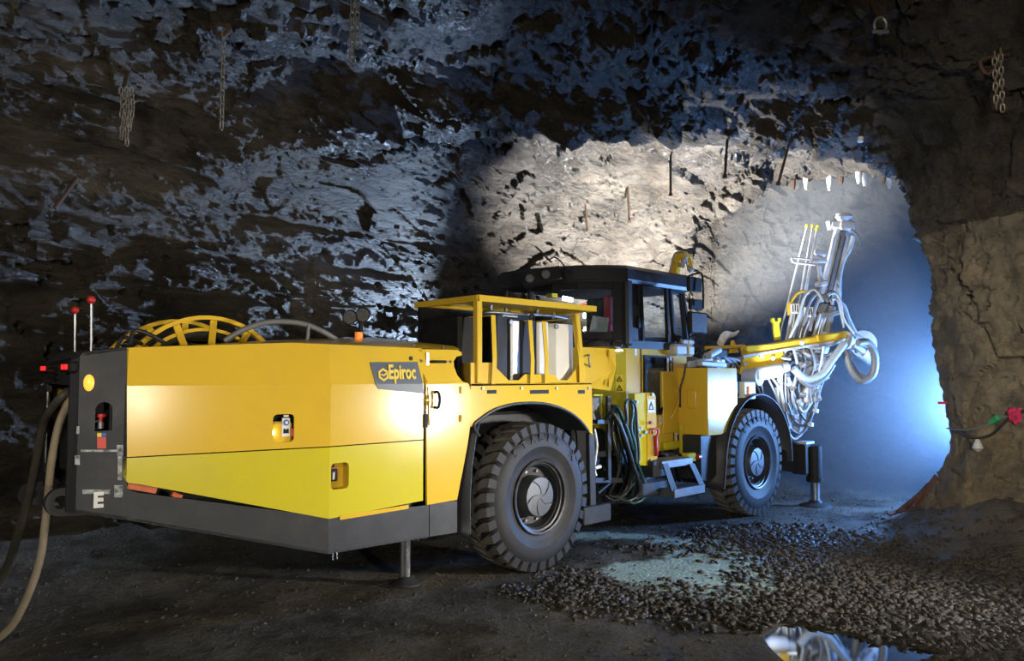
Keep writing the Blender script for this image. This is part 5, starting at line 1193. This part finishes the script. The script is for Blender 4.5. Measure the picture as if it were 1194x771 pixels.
# hoses of the feed
hs = [[(960, 352), (950, 338), (938, 346), (930, 372), (918, 400)], [(966, 352), (955, 343), (945, 352), (936, 380)], [(970, 352), (960, 345), (952, 356), (944, 386)],
      [(962, 348), (972, 342), (980, 352), (984, 372), (996, 390)], [(955, 352), (968, 340), (978, 348), (986, 368), (992, 385)], [(965, 350), (976, 350), (980, 364), (984, 382)], [(972, 347), (984, 356), (990, 372), (998, 388)],
      [(995, 275), (991, 290), (983, 305), (978, 330), (979, 352), (982, 360)], [(993, 280), (988, 296), (981, 315), (980, 345)],
      [(993, 268), (1000, 276), (1001, 288)], [(1000, 400), (1012, 400), (1020, 415), (1018, 436), (1004, 444), (992, 430), (986, 408)], [(1004, 402), (1016, 408), (1022, 425), (1014, 440), (1000, 436), (990, 418)],
      [(920, 500), (913, 470), (911, 440), (915, 412), (925, 406), (950, 416), (975, 410), (985, 396)], [(923, 502), (917, 470), (916, 440), (920, 416), (932, 412), (955, 420), (978, 412)], [(918, 498), (908, 468), (908, 438), (912, 410), (922, 402)],
      [(925, 505), (922, 480), (918, 450), (921, 425), (935, 420)], [(919, 440), (925, 460), (935, 480), (945, 470), (955, 445), (962, 425), (985, 405)], [(922, 445), (928, 470), (940, 490), (950, 478), (956, 455), (965, 430)],
      [(925, 430), (940, 442), (958, 436), (970, 420), (985, 400)], [(930, 440), (945, 450), (962, 440), (972, 425)], [(916, 480), (922, 500), (935, 505), (945, 490), (950, 470), (948, 450)], [(918, 470), (926, 490), (938, 496), (944, 480)],
      [(900, 440), (912, 460), (915, 490), (925, 512), (940, 500)], [(896, 442), (908, 470), (910, 500), (918, 512)], [(928, 400), (950, 406), (970, 402), (985, 395)], [(905, 452), (910, 475), (908, 496), (914, 510)],
      [(935, 402), (938, 425), (930, 450), (934, 470)], [(945, 405), (950, 425), (944, 450), (946, 470)], [(960, 404), (956, 430), (950, 452)], [(925, 405), (930, 430), (924, 460), (930, 485)]]
for i, l in enumerate(hs):
    big = i in (10, 18, 19)
    o = -.45+.035*(i % 9); r = .052 if i in (10, 18) else (.034 if i in (11, 7, 19) else rb.choice((.016, .02, .024)))
    m = MB(); pts = spline([pd(x, y, 11.3+o+.04*k_) for k_, (x, y) in enumerate(l)], 8)
    if big: rr_2 = [r*(1+.10*(k_ % 2)) for k_ in range(len(pts))]
    else: rr_2 = [r]*len(pts)
    m.tube(pts, rr_2, 8); P_('feed_hose', m, rb.choice(('hosedust', 'hosedust', 'hosegrey', 'dustysteel')), FEED, 60)
for i in range(30):
    x = rb.uniform(912, 958); y = rb.uniform(408, 490); m = MB(); q = pd(x, y, 11.1+rb.uniform(-.2, .2)); d = Vector((rb.uniform(-1, 1), rb.uniform(-1, 1), rb.uniform(-1, 1))).normalized()
    m.cyl(q, q+d*rb.uniform(.06, .14), rb.uniform(.025, .045), 8); P_('hose_fitting', m, rb.choice(('dustysteel', 'hosegrey', 'steel')), FEED, 40)
for (x, y) in ((951, 479), (945, 495), (934, 400)):
    m = MB(); q = pd(x, y, 11.0); m.lathe([(0, -.04), (.04, -.03), (.045, .02), (0, .04)], q, 10, 'z'); P_('pale_fitting', m, 'letter', FEED, 40)

# ================================================================== hoses at the tail
m = MB(); m.tube([pd(100, 452, 5.0), pd(88, 460, 4.9), pd(80, 471, 4.88), pd(69, 495, 4.92), pd(60, 540, 4.95), pd(54, 600, 5.0), pd(46, 655, 5.05), pd(28, 705, 5.1), pd(6, 738, 5.15), pd(-40, 770, 5.2)], .025, 12, 8)
tag(m.build('water_hose', 'hosebeige', None, 60), 'beige water hose hanging from the tail of the rig', 'hose')
m = MB(); m.tube([pd(100, 450, 5.3), pd(87, 453, 5.25), pd(74, 461, 5.1), pd(60, 478, 5.15), pd(50, 500, 5.3), pd(38, 560, 5.45), pd(22, 620, 5.6), pd(2, 675, 5.8), pd(-40, 730, 5.8)], .030, 12, 8)
tag(m.build('power_cable', 'cabledust', None, 60), 'thick black power cable hanging beside the beige hose', 'cable')

# ================================================================== chains, hooks and rods in the rock
def link_mesh():
    m = MB(); pts = []
    for i in range(12):
        g = 2*math.pi*i/12; pts.append(Vector((.013*math.cos(g), 0, .017*math.sin(g)+(.012 if math.sin(g) > 0 else -.012))))
    m.tube(pts, .0048, 5, closed=True); me = m.mesh('chain_link'); me.materials.append(M['chain']); return me
LINK = link_mesh()
def chain_links(root, top, nlinks, scale, sway=0.):
    for i in range(nlinks):
        o = bpy.data.objects.new('link', LINK); COL.objects.link(o); attach(o, root)
        o.location = top+Vector((sway*math.sin(i*.7)*.01, sway*math.cos(i*.9)*.01, -i*.044*scale)); o.scale = (scale,)*3; o.rotation_euler = (0, 0, (i % 2)*math.pi/2+.4)
def rock_at(px, py, dflt=6.5):
    h, nrm = on_rock(px, py)
    if h is None: h = pd(px, py, dflt); nrm = Vector((0, 0, -1))
    if nrm.dot(h-CAM) > 0: nrm = -nrm
    return h, nrm
def px_size(h): return (h-CAM).dot(FW)/FPX
# chain on a bent hook, upper left
h, nrm = rock_at(252, 30); k = px_size(h)
r = empty('hanging_chain', h); tag(r, 'long chain hanging from a bent rusty hook, upper left', 'chain', 'chains hanging from rock bolts')
def sc(px, py, base=(252, 30), h=None, lift=0.): pass
def near(h, dpx, dpy, pull=.0): return h+RT*(dpx*px_size(h))-UP*(dpy*px_size(h))-FW*pull
m = MB(); m.tube([near(h, -3, -14, -.15), near(h, 0, 0, .02), near(h, 5, 14, .12), near(h, 16, 18, .15), near(h, 22, 12, .15), near(h, 20, 6, .15)], .022, 8, 5); m.tube([near(h, -6, 0, .0), near(h, 6, 4, .12), near(h, 20, 8, .15)], .018, 8, 3); P_('hook', m, 'rust', r, 60)
chain_links(r, near(h, 16, 16, .15), int(118*k/(.044*1.35)), 1.35)
# second chain, bundled
h, nrm = rock_at(147, 78); k = px_size(h)
r = empty('hanging_chain', h); tag(r, 'short bundled chain on a straight rusty bolt, far left', 'chain', 'chains hanging from rock bolts')
m = MB(); m.cyl(near(h, -1, -8, -.1), near(h, 3, 40, .14), .02, 8); m.tube([near(h, 3, 40, .14), near(h, 10, 48, .16), near(h, 20, 42, .1)], .016, 8, 3); P_('bolt', m, 'rust', r, 60)
for q in range(5): chain_links(r, near(h, 5+q*3, 34+(q % 2)*4, .17), 5+(q*3) % 5, 1.3, 1.)
# double chain at the top
h, nrm = rock_at(417, 3); 
r = empty('hanging_chain', h); tag(r, 'double strand of chain hanging at the top edge', 'chain', 'chains hanging from rock bolts')
m = MB(); m.tube([near(h, -8, -12, -.1), near(h, -2, -4, .15), near(h, 4, -4, .15), near(h, 10, -12, -.1)], .018, 8, 4); P_('hook', m, 'rust', r, 60)
k = px_size(h); chain_links(r, near(h, -2, -3, .15), int(90*k/(.044*1.5)), 1.5); chain_links(r, near(h, 4, -3, .15), int(72*k/(.044*1.5)), 1.5)
# chain on the right, with an open hook
h, nrm = rock_at(1160, 62); k = px_size(h)
r = empty('hanging_chain', h); tag(r, 'two short chains on a triangular rusty hook, upper right', 'chain', 'chains hanging from rock bolts')
m = MB(); m.tube([near(h, 8, -18, -.1), near(h, 2, 4, .1), near(h, -18, 30, .14), near(h, -28, 16, .14), near(h, -14, 10, .14), near(h, 8, 6, .1)], .018, 8, 3); P_('hook', m, 'rust', r, 60)
chain_links(r, near(h, -12, 9, .15), int(68*k/(.044*1.35)), 1.35); chain_links(r, near(h, -5, 5, .15), int(74*k/(.044*1.35)), 1.35)
# shackle on a bolt, top
h, nrm = rock_at(1016, -4); r = empty('shackle_bolt', h); tag(r, 'grey shackle hanging on a rusty bolt at the top edge', 'shackle')
m = MB(); m.cyl(near(h, 1, -10, -.1), near(h, -1, 38, .2), .018, 8); m.cyl(near(h, 4, -10, -.1), near(h, 2, 36, .2), .014, 8); P_('bolt', m, 'rust', r, 40)
m = MB(); c = near(h, -2, 44, .2); k = px_size(h); m.tube([c+RT*(7*k*math.cos(g))+UP*(9*k*math.sin(g)) for g in [math.radians(250+i*32) for i in range(11)]], .014, 8, 2); m.cyl(c+RT*(-9*k)-UP*7*k, c+RT*(9*k)-UP*7*k, .016, 8); P_('shackle', m, 'steel', r, 50)
# rods hanging from the vault
rods = [((683, 244), (685, 270), 'short thin rod hanging from the vault, leftmost of the row'), ((732, 219), (734, 260), 'thin rod hanging from the lit vault, second from the left'),
        ((782, 181), (782, 229), 'long straight rod hanging from the lit vault above the cab'), ((848, 164), (845, 208), 'thin rod hanging from the brow with a small nut'), ((921, 164), (907, 216), 'leaning rod hanging from the brow, nearest the drill mast')]
for a, b, lab in rods:
    h, nrm = rock_at(*a); d = px_size(h); L = (b[1]-a[1])*d
    e = h+RT*((b[0]-a[0])*d)-UP*L; st = h+(h-e).normalized()*.15
    r = empty('hanging_rod', h); tag(r, lab, 'rod', 'rock bolts hanging from the vault')
    P_('rod', MB().cyl(st, e, .017, 8), 'rust', r, 40); P_('nut', MB().cyl(e+(h-e).normalized()*.04, e, .03, 6), 'rust', r)
h, nrm = rock_at(90, 208); d = px_size(h); r = empty('leaning_rod', h); tag(r, 'rusty rod leaning out of the left wall', 'rod')
P_('rod', MB().cyl(near(h, 0, 0, .0), near(h, -14, 38, .18), .02, 8), 'rust', r, 40)
h, nrm = rock_at(1010, 138); r = empty('red_tipped_bolt', h); tag(r, 'dark rock bolt with white nut above the brow', 'rod')
P_('rod', MB().cyl(near(h, 0, 0, -.05), near(h, -13, 28, .15), .02, 8), 'rust', r, 40); P_('nut', MB().cyl(near(h, -13, 26, .15), near(h, -14, 31, .16), .035, 8), 'letter', r)
for i, x in enumerate((925, 940, 967, 981, 1001, 1008, 1030, 1037)):
    prev = None; h = None
    for k in range(150, 262):                                # find the lip: where the line of sight drops past the vault
        q, _n = on_rock(x, k)
        if q is None: continue
        dq = (q-CAM).dot(FW)
        if prev is not None and prev[1] > 10.4 and dq-prev[1] > .5: h = prev[0]; break
        prev = (q, dq)
    if h is None: continue
    d = px_size(h); m = MB(); L = (9+3*(i % 3))*d; m.tube([h+UP*.06, h-UP*L*.5, h-UP*L], [.045, .035, .018], 7)
    o = m.build('bolt_stub', 'letter' if i % 3 else 'rust', None, 40); tag(o, ('first', 'second', 'third', 'fourth', 'fifth', 'sixth', 'seventh', 'last')[i]+' bolt end from the left, sticking down along the far lip of the vault', 'bolt end', 'bolt ends along the far lip')

# ================================================================== by the right wall
def rock_at_early(px, py):
    h, nrm = on_rock(px, py); return h, (-nrm if nrm.dot(h-CAM) > 0 else nrm)
for i, (a, b) in enumerate((((1036, 613), (1068, 594)), ((1047, 613), (1076, 586)), ((1058, 613), (1084, 578)), ((1069, 612), (1092, 568)))):
    p = pw(*a, z=0.); p.z = float(floor_z(np.array([p.x]), np.array([p.y]))[0])+.06; h, nrm = rock_at_early(b[0]+4, b[1]); q = h+nrm*.13; q = q+(q-p).normalized()*.08; m = MB(); m.bar(p, q, .075, .025, up=nrm, ch=.004)
    o = m.build('board', 'wood'); tag(o, ('lowest red-brown board leaning at the foot of the right wall', 'second red-brown board from the floor leaning on the right wall', 'third red-brown board from the floor leaning on the right wall', 'topmost red-brown board leaning against the right wall')[i], 'board', 'boards leaning on the right wall')
def wall_line(pts, off=.03):
    out = []
    for x, y in pts:
        h, nrm = rock_at(x, y, 8); out.append(h+nrm*off)
    return out
m = MB(); m.tube(wall_line([(1112, 500), (1124, 502), (1140, 510), (1160, 506), (1172, 494), (1186, 484), (1200, 480)], .05), .016, 8, 6); tag(m.build('wall_cable', 'rubber', None, 60), 'black cable sagging across the right wall', 'cable')
m = MB(); m.tube(wall_line([(1110, 499), (1128, 503), (1150, 498), (1170, 490), (1200, 486)], .06), .010, 8, 6); tag(m.build('thin_wall_cable', 'hosegrey', None, 60), 'thin grey cable strung above the sagging cable on the right wall', 'cable')
q = wall_line([(1156, 491), (1170, 487)], .06); m = MB(); m.bar(q[0], q[1], .06, .06, ch=.015); tag(m.build('cable_plug', 'green'), 'green plug on the cable across the right wall', 'plug')
q = wall_line([(1187, 484)], .07)[0]; bm = bmesh.new(); bmesh.ops.create_icosphere(bm, subdivisions=3, radius=.06)
for v in bm.verts: v.co *= 1+.45*math.sin(v.co.x*100+v.co.z*73)*math.cos(v.co.y*80); v.co.z *= 1.3
me = bpy.data.meshes.new('red_cloth'); bm.to_mesh(me); bm.free(); me.materials.append(M['pink']); o = bpy.data.objects.new('red_cloth', me); COL.objects.link(o); o.location = q; tag(o, 'crumpled crimson cloth hung on the cable, right edge', 'cloth')
q = wall_line([(1112, 470)], .08)[0]; m = MB(); m.bar(q, q-RT*.10, .03, .03); tag(m.build('red_marker', 'red'), 'small red marker stake on the edge of the right wall', 'marker')
q = wall_line([(1145, 523)], .06)[0]; m = MB(); m.tube([q+Vector((0, 0, .1)), q+Vector((0, 0, .03)), q, q-Vector((0, 0, .04))], [.02, .05, .06, .02], 9); tag(m.build('lamp_socket', 'dustysteel', None, 40), 'pale metal fitting hanging below the cable on the right wall', 'fitting')

# ================================================================== broken stone on the floor
def stone_mesh(seed):
    rs = random.Random(seed); bm = bmesh.new(); bmesh.ops.create_icosphere(bm, subdivisions=1, radius=1)
    pl = [(Vector((rs.uniform(-1, 1), rs.uniform(-1, 1), rs.uniform(-.6, .6))).normalized(), rs.uniform(.3, .7)) for _ in range(8)]
    for v in bm.verts:
        v.co *= rs.uniform(.85, 1.15)
        for nrm_, d in pl:
            e = v.co.dot(nrm_)-d
            if e > 0: v.co -= nrm_*e
    me = bpy.data.meshes.new('stone'); bm.to_mesh(me); bm.free(); me.materials.append(M['stone']); return me
SM = [stone_mesh(i) for i in range(10)]
GR = np.array([tuple(pw(a, b, z=0))[:2] for a, b in ((770, 640), (850, 618), (940, 618), (1020, 640), (1080, 662), (1200, 668), (1260, 720), (1240, 775), (1090, 775), (1000, 740), (900, 725), (800, 715), (700, 705), (640, 690), (680, 675), (840, 690), (880, 660))])
rs = np.random.RandomState(8)
def scatter(nn_, A, lo, hi, box):
    x = rs.uniform(box[0], box[1], nn_); y = rs.uniform(box[2], box[3], nn_); d = poly_d(A, x, y)
    k_ = (d > 0) | ((d > -.45) & (rs.uniform(0, 1, nn_) < np.exp(d*6)*.8)); k_ &= poly_d(PUDA, x, y) < -.03; k_ &= (poly_d(SL, x, y) < .02) | (rs.uniform(0, 1, nn_) < .25)
    x, y = x[k_], y[k_]; s = lo+(hi-lo)*rs.power(.55, len(x)); return x, y, s
bx0, bx1, by0, by1 = GR[:, 0].min()-.4, GR[:, 0].max()+.4, GR[:, 1].min()-.4, GR[:, 1].max()+.4
x, y, s = scatter(34000, GR, .014, .06, (bx0, bx1, by0, by1))
z = floor_z(x, y); ux_, uy_, dz_ = to_px(np.stack([x, y, z], 1)); inf = (ux_ > -5) & (ux_ < 1200) & (uy_ < 776)
app = np.where(inf, s/dz_, 0); order = np.argsort(-app); big = order[:300]; rest = order[300:]
lab = 'broken dark angular stone lying in the rubble at lower right'
for i in big:
    o = bpy.data.objects.new('stone', SM[int(rs.randint(10))]); COL.objects.link(o); k_ = float(s[i])
    o.location = (x[i], y[i], z[i]+k_*.22); o.rotation_euler = (rs.uniform(-.5, .5), rs.uniform(-.5, .5), rs.uniform(0, 6.3)); o.scale = (k_*rs.uniform(.9, 1.5), k_*rs.uniform(.7, 1.1), k_*rs.uniform(.25, .5))
    tag(o, lab, 'stone', 'broken stone strewn at lower right')
def joined(name, idx, x, y, z, s, label, cat, mname='stone'):
    Vs = []; Fs = []; b = 0
    base = [(np.array([tuple(v.co) for v in me.vertices]), np.array([tuple(p.vertices) for p in me.polygons])) for me in SM]
    for i in idx:
        v, f = base[int(rs.randint(10))]; g = rs.uniform(0, 6.3); t1_, t2_ = rs.uniform(-.5, .5, 2); c, s_ = math.cos(g), math.sin(g)
        v = v*np.array((rs.uniform(.9, 1.5), rs.uniform(.7, 1.1), rs.uniform(.25, .5)))*s[i]
        R1 = np.array(((c, -s_, 0), (s_, c, 0), (0, 0, 1))) @ np.array(((1, 0, 0), (0, math.cos(t1_), -math.sin(t1_)), (0, math.sin(t1_), math.cos(t1_)))) @ np.array(((math.cos(t2_), 0, math.sin(t2_)), (0, 1, 0), (-math.sin(t2_), 0, math.cos(t2_))))
        Vs.append(v @ R1.T+np.array((x[i], y[i], z[i]+s[i]*.2))); Fs.append(f+b); b += len(v)
    o, _ = mesh_from(name, np.concatenate(Vs), np.concatenate(Fs), mname, 'stuff', False); tag(o, label, cat); return o
joined('gravel', rest[:11000], x, y, z, s, 'small broken stone covering the floor at lower right', 'gravel')
ALLF = np.array([(-5, 3.6), (6, 3.2), (8.3, -.5), (6, -1.6), (3, -2.4), (1, -4.5), (-3.5, -2.5), (-5, 0)])
x, y, s = scatter(5200, ALLF, .008, .03, (-5, 8.5, -4.5, 3.6)); z = floor_z(x, y)
joined('scattered_grit', np.arange(len(x)), x, y, z, s, 'loose grit strewn over the tunnel floor', 'grit')
# rubble of the slope below the right wall
RB = np.array([tuple(pw(a, b, z=.1))[:2] for a, b in ((1030, 612), (1100, 590), (1200, 600), (1260, 660), (1180, 668), (1080, 652), (1030, 640))])
x, y, s = scatter(1100, RB, .015, .07, (RB[:, 0].min()-.3, RB[:, 0].max()+.3, RB[:, 1].min()-.3, RB[:, 1].max()+.3)); z = floor_z(x, y)
joined('slope_rubble', np.arange(len(x)), x, y, z, s*.8, 'muddy rubble on the slope below the right wall', 'rubble', 'stone')

# ================================================================== drilling mist hanging beyond the boom
def flat_at(px, dep): q = CAM+ray(px, 437)*dep; return (q.x, q.y)
MP = [flat_at(800, 14.2), flat_at(860, 12.9), flat_at(930, 11.9), flat_at(1010, 11.2), flat_at(1100, 10.7), flat_at(1230, 10.6), flat_at(1300, 15.5), flat_at(1000, 17), flat_at(830, 16)]
m = MB(); m.prism(MP, 'z', -.3, 6.2)
mm_, nt, b = newmat('blue_mist'); nt.nodes.remove(b); vs_ = nt.nodes.new('ShaderNodeVolumePrincipled'); vs_.inputs['Density'].default_value = .32; vs_.inputs['Color'].default_value = (.85, .92, 1, 1); vs_.inputs['Anisotropy'].default_value = .3
nt.links.new(vs_.outputs[0], nt.nodes['Material Output'].inputs['Volume'])
o = m.build('mist', mm_); tag(o, 'blue mist filling the tunnel beyond the boom', 'mist', None, 'stuff')
